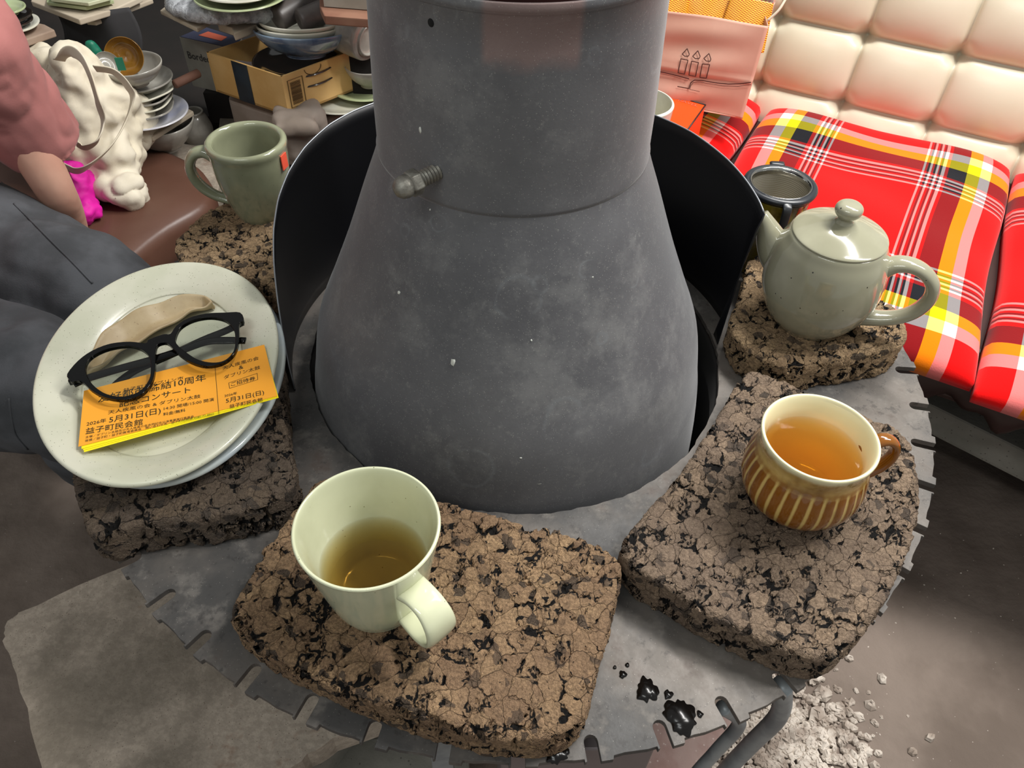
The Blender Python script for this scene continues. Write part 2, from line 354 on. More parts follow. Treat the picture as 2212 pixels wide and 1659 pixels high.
M = dict(
    steel=steel(), iron=stoveiron(),
    black=mat('black_enamel_sheet', '#0c0c0f', '#14151a', 3, .38, metal=.2, spec=.4),
    edge=mat('bare_sheet_edge', '#8b8f94', rough=.4, metal=.6),
    bolt=mat('galvanised_bolt', '#8f8d84', '#6f6c64', 120, .5, metal=.6, bump=.4, bs=300),
    celadon=mat('pale_celadon_glaze', '#b9bd9b', '#c6c9a9', 14, .13, speck=('#6e6a4a', 190, .10, .35), coat=.5),
    celadon_in=mat('cream_green_glaze', '#cfd2b3', '#c3c6a6', 16, .15, speck=('#7c7856', 200, .09, .25), coat=.5),
    pot=mat('grey_green_glaze', '#8f8d77', '#9e9c86', 12, .13, speck=('#2c2a22', 95, .08, .35), coat=.6),
    dkgreen=mat('sage_green_glaze', '#7b7e66', '#8b8e74', 12, .14, speck=('#4d4f3c', 200, .08, .2), coat=.6),
    plate=mat('speckled_cream_glaze', '#cfcebb', '#c3c4ae', 18, .3, speck=('#6f6f58', 420, .15, .40), coat=.25, bump=.12, bs=90),
    bluegrey=mat('pale_blue_glaze', '#a9b4bb', '#b8bfba', 18, .2, coat=.3),
    dish=mat('sandy_unglazed_clay', '#a8936f', '#b9a683', 30, .5, speck=('#8a7556', 300, .15, .4), bump=.3, bs=90, bd=.001),
    white=mat('white_glaze', '#d9d8cb', '#c9c7b5', 15, .18, coat=.4), blue=mat('blue_glaze', '#4f6480', '#8094a8', 22, .14, coat=.6),
    dark=mat('black_brown_glaze', '#1b1715', '#2b221d', 18, .12, coat=.8), tenmoku=mat('ochre_green_glaze', '#7d6f22', '#3a2c14', 30, .15, coat=.6),
    greyglaze=mat('grey_white_glaze', '#a7a49b', '#8b8880', 22, .25, coat=.3), lilac=mat('lilac_white_glaze', '#b3b7cc', '#cfcfd3', 14, .18, coat=.4),
    tumbler=mat('matte_charcoal_clay', '#57514e', '#443f3d', 30, .45), brownbowl=mat('amber_brown_glaze', '#8a6222', '#6d4a1c', 22, .2, coat=.4),
    blackac=mat('black_acetate', '#020202', rough=.06, spec=.25), rubber=mat('dark_grey_plastic', '#23262b', rough=.32),
    orange=mat('orange_ticket_paper', '#f5a52c', rough=.6), yellow=mat('yellow_ticket_paper', '#f7e515', rough=.6), ink=mat('dark_green_ink', '#1d2412', rough=.7),
    card=boxprint(), cardink=mat('brown_ink', '#5a4322', rough=.8), tape=mat('navy_tape', '#1b222c', '#232f3a', 30, .3),
    slab=mat('kiln_shelf_stone', '#7b7265', '#ab9f90', 9, .85, speck=('#5f5347', 520, .22, .12), grain=.28, bump=.6, bs=120, bd=.002),
    slab2=mat('grey_kiln_brick', '#77756c', '#88857c', 12, .85, speck=('#5d5a53', 170, .2, .3), bump=.4, bs=120, bd=.002),
    pink=mat('pink_fire_brick', '#b39a92', '#a3847c', 26, .85, speck=('#c9b5ae', 200, .2, .4), bump=.4, bs=150, bd=.002),
    floor=mat('packed_earth', '#61554c', '#7d7066', 5, .95, speck=('#9b9188', 150, .12, .04), bump=.6, bs=40, bd=.006),
    pipe=mat('galvanised_tube', '#9aa0a2', '#7c8286', 30, .45, metal=.35), leather=mat('brown_vinyl', '#54382c', '#5d4034', 6, .42, bump=.1, bs=200),
    cream=mat('cream_vinyl', '#cbc4ac', '#d2cbb5', 5, .30, bump=.08, bs=260), sofabase=mat('dark_brown_vinyl', '#2e1c1b', '#3b2523', 9, .45),
    skin=mat('skin', '#c59a86', '#bd8f7c', 20, .5), tee=mat('dusty_pink_cotton', '#a16662', '#a96d69', 14, .9, sheen=.1, bump=.15, bs=400),
    jeans=mat('charcoal_denim', '#35373a', '#47494d', 16, .9, bump=.3, bs=500), hair=mat('dark_hair', '#171210', rough=.5),
    canvas=mat('natural_canvas', '#cfc5ae', '#d8d0bd', 12, .9, bump=.2, bs=600), magenta=mat('magenta_cloth', '#c4058e', '#d60b9c', 20, .7),
    paperbag=mat('pale_pink_paper', '#cf9f8a', '#d9ab97', 8, .65, bump=.12, bs=25, bd=.003), bagink=mat('brown_print', '#3f241f', rough=.8),
    obox=mat('orange_gloss_card', '#f0480f', rough=.35), blackcard=mat('black_card', '#1a1413', rough=.5), wrap=checker(), film=mat('grey_film', '#5a5358', '#8a8084', 60, .15, spec=.8),
    wood=mat('raw_board', '#8a7565', '#9c8877', 14, .8, bump=.2, bs=60), palewood=mat('pale_board', '#ada08c', '#bdb19d', 14, .8), cloth=mat('grey_beige_cloth', '#8d8074', '#a0948a', 10, .9, bump=.2, bs=60),
    drab=mat('dark_backdrop_cloth', '#3b3b3d', '#2b2a2b', 5, .9), shadowwall=mat('shade_dark_backing', '#16120f', '#221b17', 6, .9), teal=mat('teal_tape', '#0e6b52', rough=.5),  # shadowwall: near-black colour stands in for the shade between shelf items
    carton=mat('white_carton', '#a5a094', '#8d887c', 9, .8), navy=mat('navy_print', '#30344a', rough=.7), coral=mat('coral_print', '#b5573f', rough=.7), grey_ink=mat('grey_ink', '#3f3b38', rough=.8),
    bluep=mat('blue_print', '#2a62b5', rough=.6), bubble=mat('bubble_wrap_film', '#8d8f93', '#b9bcc0', 60, .12, spec=.9, bump=1.0, bs=110, bd=.006), green=mat('pale_green_glaze', '#a9b58c', rough=.2, coat=.4),
    gravel=mat('rubble_stone', '#8f8175', '#c9bfb3', 30, .9, bump=.5, bs=80), water=mat('dark_wet_patch', '#0a0807', rough=.22, spec=.4), paint=mat('dried_white_paint', '#c9ccc4', rough=.6),
    thread=mat('blue_thread', '#3c4a78', rough=.8), sticker=mat('orange_sticker', '#e0533a', rough=.5), rust=mat('rusty_rod', '#6b4a3c', rough=.8), plaid=plaid(), rib=ribglaze(),
    tea=teamat('brown_tea', (.66, .50, 0), 40), tea2=teamat('amber_tea', (.92, .70, 0), 32), dtea=teamat('dark_tea', (.5, .3, .05), 45), lens=lensmat('clear_lens'), gauze=mesh_wire(), chrome=mat('polished_steel', '#b8b8b4', rough=.15, metal=1.0))
M['cork'] = cork('cork_brown', '#8b7056', '#a88b69', '#735c48', 0, None)
M['corkg'] = cork('cork_greybrown', '#7f6e5e', '#98836d', '#6b5c50', 3.3)
M['corkl'] = cork('cork_tan', '#9a8162', '#b59a76', '#826c54', 6.1)
M['corkd'] = cork('cork_dark', '#5d5248', '#71614f', '#4f463e', 9.7)

# ------------------------------------------------------------------ setting
def grd(u, v): x = -3 + 6 * u; y = -2 + 6 * v; return (x, y, .004 * math.sin(7 * x + 2 * y) * math.sin(5 * y))
V, Fs, UV = grid(grd, 61, 61); tag(ob('floor', (V, Fs), M['floor'], base=A(0, 0, 0)), kind='structure')
tag(ob('wall_back', box((-1.2, 2.6, 1.2), (3.6, .06, 2.4)), M['shadowwall']), kind='structure')

# ------------------------------------------------------------------ stove with flared base and sleeve
SC = A(-.009, -.008, 0)
st = thing('stove', (SC[0], SC[1], 0), 'dark grey iron stove with flared cone and upright flue, ringed by the steel disc', 'stove')
cone_p = [(.2225, -.10), (.219, -.05), (.2145, -.012), (.2125, .000), (.210, .012), (.2, .062), (.1805, .108), (.160, .156), (.1375, .214), (.1205, .258), (.1155, .29)]
def on_stove(x, y, prof, off=0):
    d = ray(x, y); o = CP - SC - A(0, 0, Z); zs = [p[1] for p in prof]; rs = [p[0] for p in prof]
    t = .2
    while t < 2:
        q = o + d * t
        if zs[0] <= q[2] <= zs[-1] or zs[0] >= q[2] >= zs[-1]:
            if np.hypot(q[0], q[1]) < np.interp(q[2], zs, rs) + off: return q + SC + A(0, 0, Z)
        t += .0005
    return None
cp3 = crom([(r, z, 0) for r, z in cone_p], 5)[:, :2]
ob('flared_base', openlathe([tuple(q) for q in cp3], SC + A(0, 0, Z), 160), M['iron'], st, mods=[('SOLIDIFY', dict(thickness=.004, offset=-1))])
sleeve_p = [(.1205, .258), (.1210, .262), (.1198, .266), (.1195, .30), (.1165, .385), (.1168, .411), (.1190, .4130), (.1196, .4160), (.1188, .4185), (.1172, .4190)]
ob('flue_sleeve', openlathe(sleeve_p, SC + A(0, 0, Z), 128), M['iron'], st, mods=[('SOLIDIFY', dict(thickness=.004, offset=-1))], autosm=50)
ob('flue_pipe', openlathe([(.1085, .38), (.108, .75)], SC + A(0, 0, Z), 96), mat('dark_red_flue', '#2a1414', '#3a1d1c', 10, .4, metal=.3), st)
ob('stove_body', lathe([(.0, -.5), (.235, -.5), (.240, -.48), (.242, -.0075), (.2345, -.0075), (.2345, -.12), (0, -.125)], SC + A(0, 0, Z), 64), mat('shade_black_iron', '#121110', rough=.9), st)  # black colour and raised wall stand in for shade in the gap round the cone
# bolt with coarse thread and domed nut
bp = on_stove(942, 372, sleeve_p[2:6]); bd = A(bp[0] - SC[0], bp[1] - SC[1], 0); bd /= np.linalg.norm(bd)
bdir = bd + A(-.62, -.05, -.12); bdir /= np.linalg.norm(bdir); bz = bdir; bx = np.cross((0, 0, 1), bz); bx /= np.linalg.norm(bx); by = np.cross(bz, bx); RB = np.stack([bx, by, bz], 1)
thr = [(.0001, -.006), (.0062, -.006)]
for k in range(9): zz = -.006 + k * .0034; thr += [(.0076, zz + .0008), (.0076, zz + .0016), (.0058, zz + .0025), (.0058, zz + .0032)]
thr += [(.0001, .026)]
bolt = ob('bolt', lathe([(r_ * .86, z_ * .84) for r_, z_ in thr], bp, 24, tilt=RB), M['bolt'], st)
a6 = lambda a, t, z: 1.0
nutv = lathe([(r_ * .86, z_ * .84) for r_, z_ in [(.0001, .019), (.0112, .019), (.0122, .0205), (.0122, .029), (.0105, .0305), (.0001, .0305)]], bp, 6, tilt=RB)
ob('hex_nut', nutv, M['bolt'], bolt, smooth=False, mods=[BEV(.0007)])
ob('domed_cap', lathe([(r_ * .86, z_ * .84) for r_, z_ in [(.0001, .030), (.0102, .030), (.0104, .035), (.0092, .040), (.0062, .0437), (.0025, .045), (.0001, .0452)]], bp, 24, tilt=RB), M['bolt'], bolt)
hp = on_stove(931, 49, sleeve_p[2:6]); hd = hp - SC; hd[2] = 0; hd /= np.linalg.norm(hd)
def disc_on(P, nrm, pts2, th, name, mt, par):
    nrm = nrm / np.linalg.norm(nrm); X = np.cross((0, 0, 1), nrm); X /= np.linalg.norm(X); Y = np.cross(nrm, X)
    n = len(pts2); V = [P + X * a + Y * b - nrm * .0006 for a, b in pts2] + [P + X * a * .9 + Y * b * .9 + nrm * th for a, b in pts2]
    Fs = [tuple(range(n)), tuple(range(2 * n - 1, n - 1, -1))] + [(i, (i + 1) % n, n + (i + 1) % n, n + i) for i in range(n)]
    return ob(name, (V, Fs), mt, par)
ell = lambda a, b, n=16, j=0: [(a * math.cos(2 * PI * i / n) * (1 + j * random.uniform(-1, 1)), b * math.sin(2 * PI * i / n) * (1 + j * random.uniform(-1, 1))) for i in range(n)]
disc_on(hp, hd, ell(.0028, .0032), .0003, 'screw_hole', mat('hole_black', '#020202', rough=1), st)
for (x, y, a, b) in [(979, 779, .0022, .0055), (862, 632, .0016, .0016), (733, 799, .0012, .0018), (963, 942, .0011, .0011), (1280, 598, .0008, .0010), (1164, 1043, .0028, .0015), (1148, 735, .0008, .001), (1125, 989, .0012, .0008)]:
    q = on_stove(x, y, cone_p[3:]); 
    if q is not None: dd = q - SC; dd[2] = .1; disc_on(q, dd, ell(a, b, 12, .2), .0004, 'paint_splash', M['paint'], st)
for (x, y, a, b) in [(908, 281, .0013, .0026), (929, 453, .0007, .0009)]:
    q = on_stove(x, y, sleeve_p[2:6], 0) if y < 400 else on_stove(x, y, cone_p)
    if q is not None: dd = q - SC; dd[2] = .0; disc_on(q, dd, ell(a, b, 12, .15), .0004, 'paint_splash', M['paint'], st)
for i, (x, y) in enumerate([(866, 862), (874, 864), (882, 865), (890, 867), (898, 869), (906, 871), (915, 872), (925, 873), (936, 874)]):
    q = on_stove(x, y, cone_p[3:]); dd = q - SC; dd[2] = .1; disc_on(q, dd, ell(.0016 + (i > 4) * .0012, .0016, 12, .15), .0003, 'glaze_drip', mat('thin_glaze_drip', '#85908e', rough=.5) if i == 0 else bpy.data.materials['thin_glaze_drip'], st)

# ------------------------------------------------------------------ slotted saw disc
NTH = 50; ph = math.radians(-131.411); R0 = .45; de = 2 * PI / NTH
outer = []
def plr(r, a): return (r * math.cos(a), r * math.sin(a))
for k in range(NTH):
    a = ph + de * k; w = .0053 / R0; sk = math.radians(random.uniform(-.1, .1))
    R1 = R0 - .0017
    # slot: enter at +w going ccw order: ... tooth end, in, round, out, tooth start
    L = .0155 + random.uniform(-.002, .003); hs = .0053
    c0 = plr(R0 - L, a); rd = A(math.cos(a), math.sin(a)); tg = A(-math.sin(a), math.cos(a))
    cen = rd * (R0 - L)
    outer.append(tuple(rd * R0 - tg * hs))
    outer.append(tuple(cen - tg * hs))
    for j in range(1, 8): 
        b = PI * j / 8; outer.append(tuple(cen - rd * math.sin(b) * hs - tg * math.cos(b) * hs))
    outer.append(tuple(cen + tg * hs)); outer.append(tuple(rd * (R0 + .001) + tg * hs))
    for f_ in (.2, .22, .4, .6, .8):
        aa = a + w + (de - 2 * w) * f_; outer.append(plr((R0 + .001) if f_ < .21 else R0 - .002 + .0006 * math.sin(f_ * 9 + k), aa))
    aa = a + de - w - .004; outer.append(plr(R0 - .0018, aa)); outer.append(plr(R0 + .0006, aa + .0003))
hole = []
for k in range(220):
    a = 2 * PI * k / 220; r = .2285 + .0008 * math.sin(5 * a) + .0007 * math.sin(17 * a + 1) + random.uniform(-.0007, .0007); hole.append(plr(r, a))
V, Fs = prism(outer, Z - .006, Z, [hole])
disc = tag(ob('saw_disc', (V, Fs), M['steel'], smooth=False, mods=[BEV(.0008, 1)], base=A(0, 0, Z - .006)), 'large grey steel disc with slots cut around its rim, encircling the stove', 'metal disc')

# ------------------------------------------------------------------ curved black wind shield
sh = [(4, 0, .232, .0), (6, .10, .238, .0), (8.2, .163, .247, .0), (12, .167, .25, 0), (20, .172, .25, 0), (28, .176, .25, 0), (42, .181, .25, 0), (55, .182, .25, 0), (75, .188, .25, 0), (95, .192, .25, 0), (115, .193, .25, 0), (130, .192, .25, 0), (139, .192, .25, 0), (147, .190, .25, 0), (157, .183, .25, 0), (165, .173, .25, 0), (172, .160, .25, 0), (178, .140, .25, 0), (183, .115, .2495, 0), (188, .083, .2485, 0), (193, .05, .2475, 0), (197, .022, .247, 0), (199.5, .002, .246, 0)]
sa = np.array(sh); TH = np.concatenate([np.linspace(4, 8.2, 8), np.linspace(9, 199.5, 150)]); V = []; nr = 14
for th in TH:
    h = np.interp(th, sa[:, 0], sa[:, 1]); r = np.interp(th, sa[:, 0], sa[:, 2])
    for j in range(nr):
        z = h * j / (nr - 1); rr = r if th > 12 else .232 + (r - .232) * j / (nr - 1) if th < 8.2 else np.interp(z, [0, .16], [.232 + (th - 8.2) / 3.8 * .018, .25])
        V.append((rr * math.cos(math.radians(th)), rr * math.sin(math.radians(th)), Z + .0005 + z))
n_ = len(TH); Fs = [(i * nr + j, (i + 1) * nr + j, (i + 1) * nr + j + 1, i * nr + j + 1) for i in range(n_ - 1) for j in range(nr - 1)]
shield = tag(ob('wind_shield', (V, Fs), M['black'], mods=[SOLID(.0012)]), 'thin curved black metal sheet standing behind the stove cone on the disc', 'heat shield')
top = [V[i * nr + nr - 1] for i in range(n_)] 
ob('cut_edge', tube([A(*p) for p in top[8:]] , .0009, n=1, seg=6), M['edge'], shield)

# ------------------------------------------------------------------ charred cork blocks
HB = .042
def block(px, label, mt, h=HB, rsm=3, amp=.0016):
    P = np.array([at(x, y, h)[:2] for x, y in px]); P = crom(np.column_stack([P, 0 * P[:, 0]]), 4, closed=True)[:, :2]
    # keep corners firm: blend with the straight outline
    V, Fs = prism([tuple(p) for p in P], Z + .0015, Z + h)
    o = ob('cork_block', (V, Fs), mt, mods=[REM(.0024), SM(rsm), ('DISPLACE', dict(texture=clouds('bl', .03), strength=amp * 2, texture_coords='GLOBAL', mid_level=.5))], base=A(P[:, 0].mean(), P[:, 1].mean(), Z + .0015))
    return tag(o, label, 'cork block', 'charred cork blocks on the steel disc')
c6 = lambda L: [(480 + x / 2.443, 980 + y / 2.443) for x, y in L]
c7 = lambda L: [(1300 + x / 1.8875, 780 + y / 1.8875) for x, y in L]
c8 = lambda L: [(370 + x / 4.367, 240 + y / 4.367) for x, y in L]
c4 = lambda L: [(1500 + x / 2.765, 300 + y / 2.765) for x, y in L]
c5 = lambda L: [(50 + x / 2.37, 540 + y / 2.37) for x, y in L]
block(c6([(500, 145), (430, 240), (300, 425), (235, 490), (110, 700), (52, 820), (80, 900), (200, 1010), (380, 1110), (600, 1215), (860, 1310), (1150, 1410), (1400, 1480), (1640, 1500), (1820, 1450), (1905, 1370), (1945, 1240), (1990, 1080), (2030, 930), (2060, 800), (2100, 620), (2090, 570), (2020, 510), (1935, 468), (1760, 415), (1420, 325), (1170, 265), (900, 190), (650, 130)]), 'brown cork block in front of the stove, carrying the plain pale green mug', M['cork'])
block(c7([(640, 45), (830, 120), (1130, 245), (1240, 310), (1272, 380), (1285, 500), (1283, 620), (1250, 760), (1200, 880), (1130, 1000), (1050, 1110), (980, 1175), (900, 1205), (800, 1185), (600, 1100), (430, 1020), (300, 940), (170, 860), (92, 785), (90, 735), (130, 680), (200, 600), (330, 450), (430, 310), (520, 160), (575, 70)]), 'brown cork block right of the stove, carrying the amber ribbed mug', M['corkg'])
block(c4([(240, 1030), (225, 1110), (300, 1235), (400, 1290), (520, 1345), (620, 1350), (850, 1310), (1080, 1270), (1200, 1245), (1262, 1180), (1265, 1120), (1210, 1030), (1120, 955), (900, 850), (600, 740), (380, 700), (320, 760), (290, 900)]), 'tan cork block under the round teapot', M['corkl'])
block(c5([(262, 1190), (300, 1330), (345, 1440), (430, 1465), (600, 1400), (900, 1370), (1200, 1310), (1340, 1240), (1388, 1180), (1370, 1050), (1335, 850), (1310, 450), (1290, 350), (1180, 260), (700, 330), (330, 640), (240, 1000)]), 'dark cork block under the oval plate with the tickets', M['corkd'])
block([(380, 528), (400, 500), (440, 462), (500, 435), (580, 425), (660, 440), (672, 520), (640, 600), (600, 622), (560, 606), (480, 588), (400, 572)], 'tan cork block under the sage green mug, left behind the black sheet', M['corkl'])
block([(1180, 170), (1300, 190), (1380, 215), (1440, 262), (1445, 300), (1400, 400), (1300, 400), (1180, 340)], 'cork block hidden behind the stove, under the white cup', M['corkl'])
def splat(px, py, h, r, n, jag, label, sx=1.0, ang=0, seed=1):
    rr = random.Random(seed); c = at(px, py, h); P = []; w = [rr.random() * 6 for _ in range(4)]
    for i in range(n):
        a = 2 * PI * i / n; q = r * (1 + jag * (.5 * math.sin(3 * a + w[0]) + .35 * math.sin(7 * a + w[1]) + .3 * math.sin(13 * a + w[2]) + .2 * (rr.random() - .5))); x = q * math.cos(a) * sx; y = q * math.sin(a)
        P.append((c[0] + x * math.cos(ang) - y * math.sin(ang), c[1] + x * math.sin(ang) + y * math.cos(ang)))
    P = crom(np.column_stack([P, np.zeros(n)]), 3, closed=True)[:, :2]
    return tag(ob('water_splash', prism([tuple(p) for p in P], Z + h + .0001, Z + h + .0009), M['water']), label, 'water splash', 'dark splashes on the steel disc')
splat(1398, 1491, 0, .0085, 22, .28, 'dark wet splash, upper of the two large ones between the front cork blocks', 1.1, 1.5, 1)
splat(1470, 1548, 0, .0115, 30, .22, 'largest dark wet splash on the disc beside a slot at the front right', 1.2, 2.0, 2)
splat(1443, 1500, 0, .0035, 12, .35, 'small dark splash right of the upper large splash', 1, 0, 3)
splat(1345, 1457, 0, .003, 12, .3, 'small dark drop above left of the large splashes', 1, 0, 4)
splat(1328, 1442, 0, .0014, 9, .2, 'tiny dark drop nearest the front cork block', 1, 0, 5)
splat(1355, 1437, 0, .0017, 9, .2, 'tiny dark drop topmost on the disc between the front blocks', 1, 0, 6)
splat(1512, 1543, 0, .0025, 9, .35, 'small grey splash right of the largest splash', 1, 0, 8)
splat(1202, 1628, 0, .0072, 30, .25, 'half round dark splash at the front rim of the disc', 1.2, 0.2, 7)

# ------------------------------------------------------------------ mugs
def handle_pts(c, ang, pts): return [A(c[0] + math.cos(ang) * s, c[1] + math.sin(ang) * s, Z + h) for s, h in pts]
def mug_profile(out, t, floor): return out
def pts(P): return [tuple(q[:2]) for q in crom([(a, b, 0) for a, b in P], 4)]
# front mug
c = A(-.1005, -.3385, Z); rt = thing('mug', (c[0], c[1], Z + HB), 'plain pale green mug with brown tea and wide strap handle, on the front cork block', 'mug', 'mugs of tea around the stove')
b = HB
ob('cup', lathe(pts([(0, b), (.030, b), (.0338, b + .003), (.0372, b + .012), (.0412, b + .032), (.0452, b + .055), (.0492, b + .078), (.0520, b + .0945), (.0524, b + .0962), (.0515, b + .0975), (.0498, b + .0965), (.0478, b + .088), (.0440, b + .068), (.0402, b + .048), (.0370, b + .030), (.0330, b + .013), (.026, b + .0065), (0, b + .0055)]), c, 96), M['celadon_in'], rt)
ha = math.radians(-44)
ob('handle', sweep(handle_pts(c, ha, [(.0455, b + .068), (.056, b + .0715), (.068, b + .070), (.0765, b + .060), (.0780, b + .046), (.0715, b + .033), (.060, b + .024), (.047, b + .0195), (.038, b + .018)]), [.0125, .0115, .0115, .0125, .013, .0125, .0115, .010, .009], [.0040, .0036, .0033, .0032, .0032, .0032, .0032, .0034, .004], A(-math.sin(ha), math.cos(ha), 0), seg=20, sq=.7), M['celadon_in'], rt)
ob('tea', lathe([(0, b + .0045), (.030, b + .009), (.0385, b + .030), (.0425, b + .0475), (.0425, b + .0485), (0, b + .0485)], c, 64), M['tea'], rt, autosm=40)
# ribbed mug
c = A(.2505, -.2295, Z); rt = thing('mug', (c[0], c[1], Z + HB), 'amber ribbed mug with cream inside and light tea, on the right cork block', 'mug', 'mugs of tea around the stove')
prof = pts([(0, b + .003), (.024, b + .003), (.026, b), (.0305, b + .0005), (.0315, b + .004), (.0375, b + .009), (.0455, b + .018), (.0502, b + .030), (.0510, b + .042), (.0488, b + .056), (.0455, b + .068), (.0452, b + .075), (.0470, b + .0835), (.0474, b + .086), (.0465, b + .0875), (.0445, b + .0865), (.0415, b + .078), (.0400, b + .068), (.0415, b + .050), (.042, b + .035), (.036, b + .018), (.025, b + .010), (0, b + .009)])
NR = 30; seg = 240
def ribmod(a, t, z): 
    w = np.clip((z - b - .006) / .012, 0, 1) * np.clip((b + .066 - z) / .01, 0, 1)
    inside = 1 if t < .5 else 0
    return 1 + .018 * w * inside * (np.abs(np.cos(a * NR / 2)) - .5)
V, Fs = lathe(prof, c, seg, mod=ribmod); n = len(prof); al = np.arange(seg) * 2 * PI / seg
rib = []; cr = []
kmax = max(range(n), key=lambda k: prof[k][1])
for k, (r, z) in enumerate(prof):
    inn = k > kmax; w = np.clip((z - b - .010) / .01, 0, 1) * np.clip((b + .066 - z) / .006, 0, 1)
    g = 1 - np.clip((.55 - np.abs(np.cos(al * NR / 2))) / .3, 0, 1) * w * .95
    base_b = .75 if z > b + .066 else 1
    rib += list(g * base_b * (.55 if z > b + .062 else 1)); cr += [1.0 if inn or k >= kmax - 2 else np.interp(z, [b + .070, b + .084], [0, .62])] * seg
ob('cup', (V, Fs), M['rib'], rt, att=dict(rib=rib, cream=cr))
ha = math.radians(6)
V, Fs = sweep(handle_pts(c, ha, [(.0440, b + .066), (.050, b + .076), (.060, b + .0785), (.0690, b + .071), (.0720, b + .058), (.0680, b + .045), (.060, b + .037), (.0485, b + .030)]), [.0075, .0068, .0062, .006, .006, .006, .006, .0065], [.0055, .0047, .0040, .0038, .0038, .004, .0042, .005], A(-math.sin(ha), math.cos(ha), 0), seg=18)
ob('handle', (V, Fs), M['rib'], rt, att=dict(rib=[.8] * len(V), cream=[0] * len(V)))
ob('tea', lathe([(0, b + .008), (.026, b + .0105), (.0375, b + .018), (.0435, b + .035), (.0428, b + .0505), (.0405, b + .0655), (.040, b + .066), (0, b + .066)], c, 64), M['tea2'], rt, autosm=40)
# sage mug
c = A(-.325, .184, Z); rt = thing('mug', (c[0], c[1], Z + HB), 'sage green mug with thick rim and round handle, left behind the black sheet', 'mug', 'mugs of tea around the stove')
ob('cup', lathe(pts([(0, b), (.026, b), (.0295, b + .002), (.0335, b + .012), (.0385, b + .03), (.0425, b + .05), (.0445, b + .072), (.0452, b + .086), (.0468, b + .094), (.0462, b + .0985), (.0432, b + .1005), (.0395, b + .099), (.0378, b + .094), (.0378, b + .08), (.0365, b + .05), (.032, b + .02), (.024, b + .009), (0, b + .008)]), c, 96), M['dkgreen'], rt)
ha = math.radians(183)
ob('handle', sweep(handle_pts(c, ha, [(.042, b + .079), (.052, b + .0835), (.064, b + .080), (.0725, b + .067), (.073, b + .051), (.066, b + .036), (.054, b + .025), (.042, b + .0195), (.032, b + .017)]), [.011, .0095, .0088, .0088, .009, .009, .0085, .008, .008], [.0078, .007, .0064, .006, .0058, .0055, .005, .005, .005], A(-math.sin(ha), math.cos(ha), 0), seg=18), M['dkgreen'], rt)
ob('tea', lathe([(0, b + .0075), (.025, b + .0105), (.0345, b + .03), (.0372, b + .05), (.038, b + .057), (0, b + .057)], c, 48), M['dtea'], rt, autosm=40)
rs = c + A(.0462, .006, b + .078)
ob('price_sticker', box(c + A(.0449, -.012, b + .080), (.0012, .012, .018), rz(-.26)), M['sticker'], rt, smooth=False)
# white cup behind the stove
c = A(.150, .335, Z); rt = thing('cup', (c[0], c[1], Z + HB), 'white cup partly hidden behind the right side of the stove flue', 'cup')
ob('cup_body', lathe(pts([(0, b), (.028, b), (.032, b + .004), (.038, b + .03), (.042, b + .06), (.0445, b + .085), (.045, b + .09), (.043, b + .0915), (.041, b + .089), (.0385, b + .06), (.034, b + .03), (.026, b + .012), (0, b + .01)]), c, 64), M['white'], rt)
ob('drink', lathe([(0, b + .03), (.0355, b + .03), (.0355, b + .0305), (0, b + .031)], c, 48), mat('milky_tea', '#8b7a52', rough=.15), rt)
# cup with tea strainer
c = A(.3045, .172, Z); rt = thing('cup', (c[0], c[1], Z), 'ochre green glazed cup standing behind the teapot under a strainer', 'cup')
ob('cup_body', lathe(pts([(0, .001), (.026, .001), (.0295, .005), (.033, .03), (.0365, .06), (.0385, .09), (.0395, .108), (.0385, .1095), (.0365, .108), (.0345, .08), (.031, .03), (.022, .010), (0, .009)]), c, 64), M['tenmoku'], rt)
st2 = thing('tea_strainer', (c[0], c[1], Z + .11), 'round tea strainer with dark plastic rim resting in the cup behind the teapot', 'tea strainer')
ring = [A(c[0] + .0385 * math.cos(a), c[1] + .0385 * math.sin(a), Z + .1155) for a in np.arange(48) * 2 * PI / 48]
ob('plastic_rim', sweep(ring, .0042, .0050, A(0, 0, 1), seg=12, n=1, closed=True), M['rubber'], st2)
ob('steel_ring', openlathe([(.0360, .1195), (.034, .1185), (.0335, .112), (.0345, .108)], c, 64), M['chrome'], st2, mods=[SOLID(.0008)])
gp = [(.0338, .113), (.0320, .09), (.0300, .065), (.0275, .045), (.022, .040), (.0005, .039)]
V, Fs = openlathe(gp, c, 72); UVg = [((i % 72) / 72, 1 - (i // 72) / len(gp)) for i in range(len(V))]
V = np.array(V)
ob('gauze_basket', (V, Fs), M['gauze'], st2, uv=UVg)
gd = A(-.02, -1, 0); gd /= np.linalg.norm(gd)
ob('handle_clip', sweep([A(c[0], c[1], Z) + gd * .041 + A(0, 0, .116), A(c[0], c[1], Z) + gd * .0475 + A(0, 0, .112), A(c[0], c[1], Z) + gd * .049 + A(0, 0, .098), A(c[0], c[1], Z) + gd * .049 + A(0, 0, .075)], .0052, .0022, A(1, 0, 0), seg=12, sq=.5), M['rubber'], st2)
ob('rim_tab', sweep([A(c[0], c[1], Z) - gd * .040 + A(0.004, 0, .117), A(c[0], c[1], Z) - gd * .047 + A(.004, 0, .118)], .009, .0025, A(1, 0, 0), seg=12, n=2, sq=.5), M['rubber'], st2)

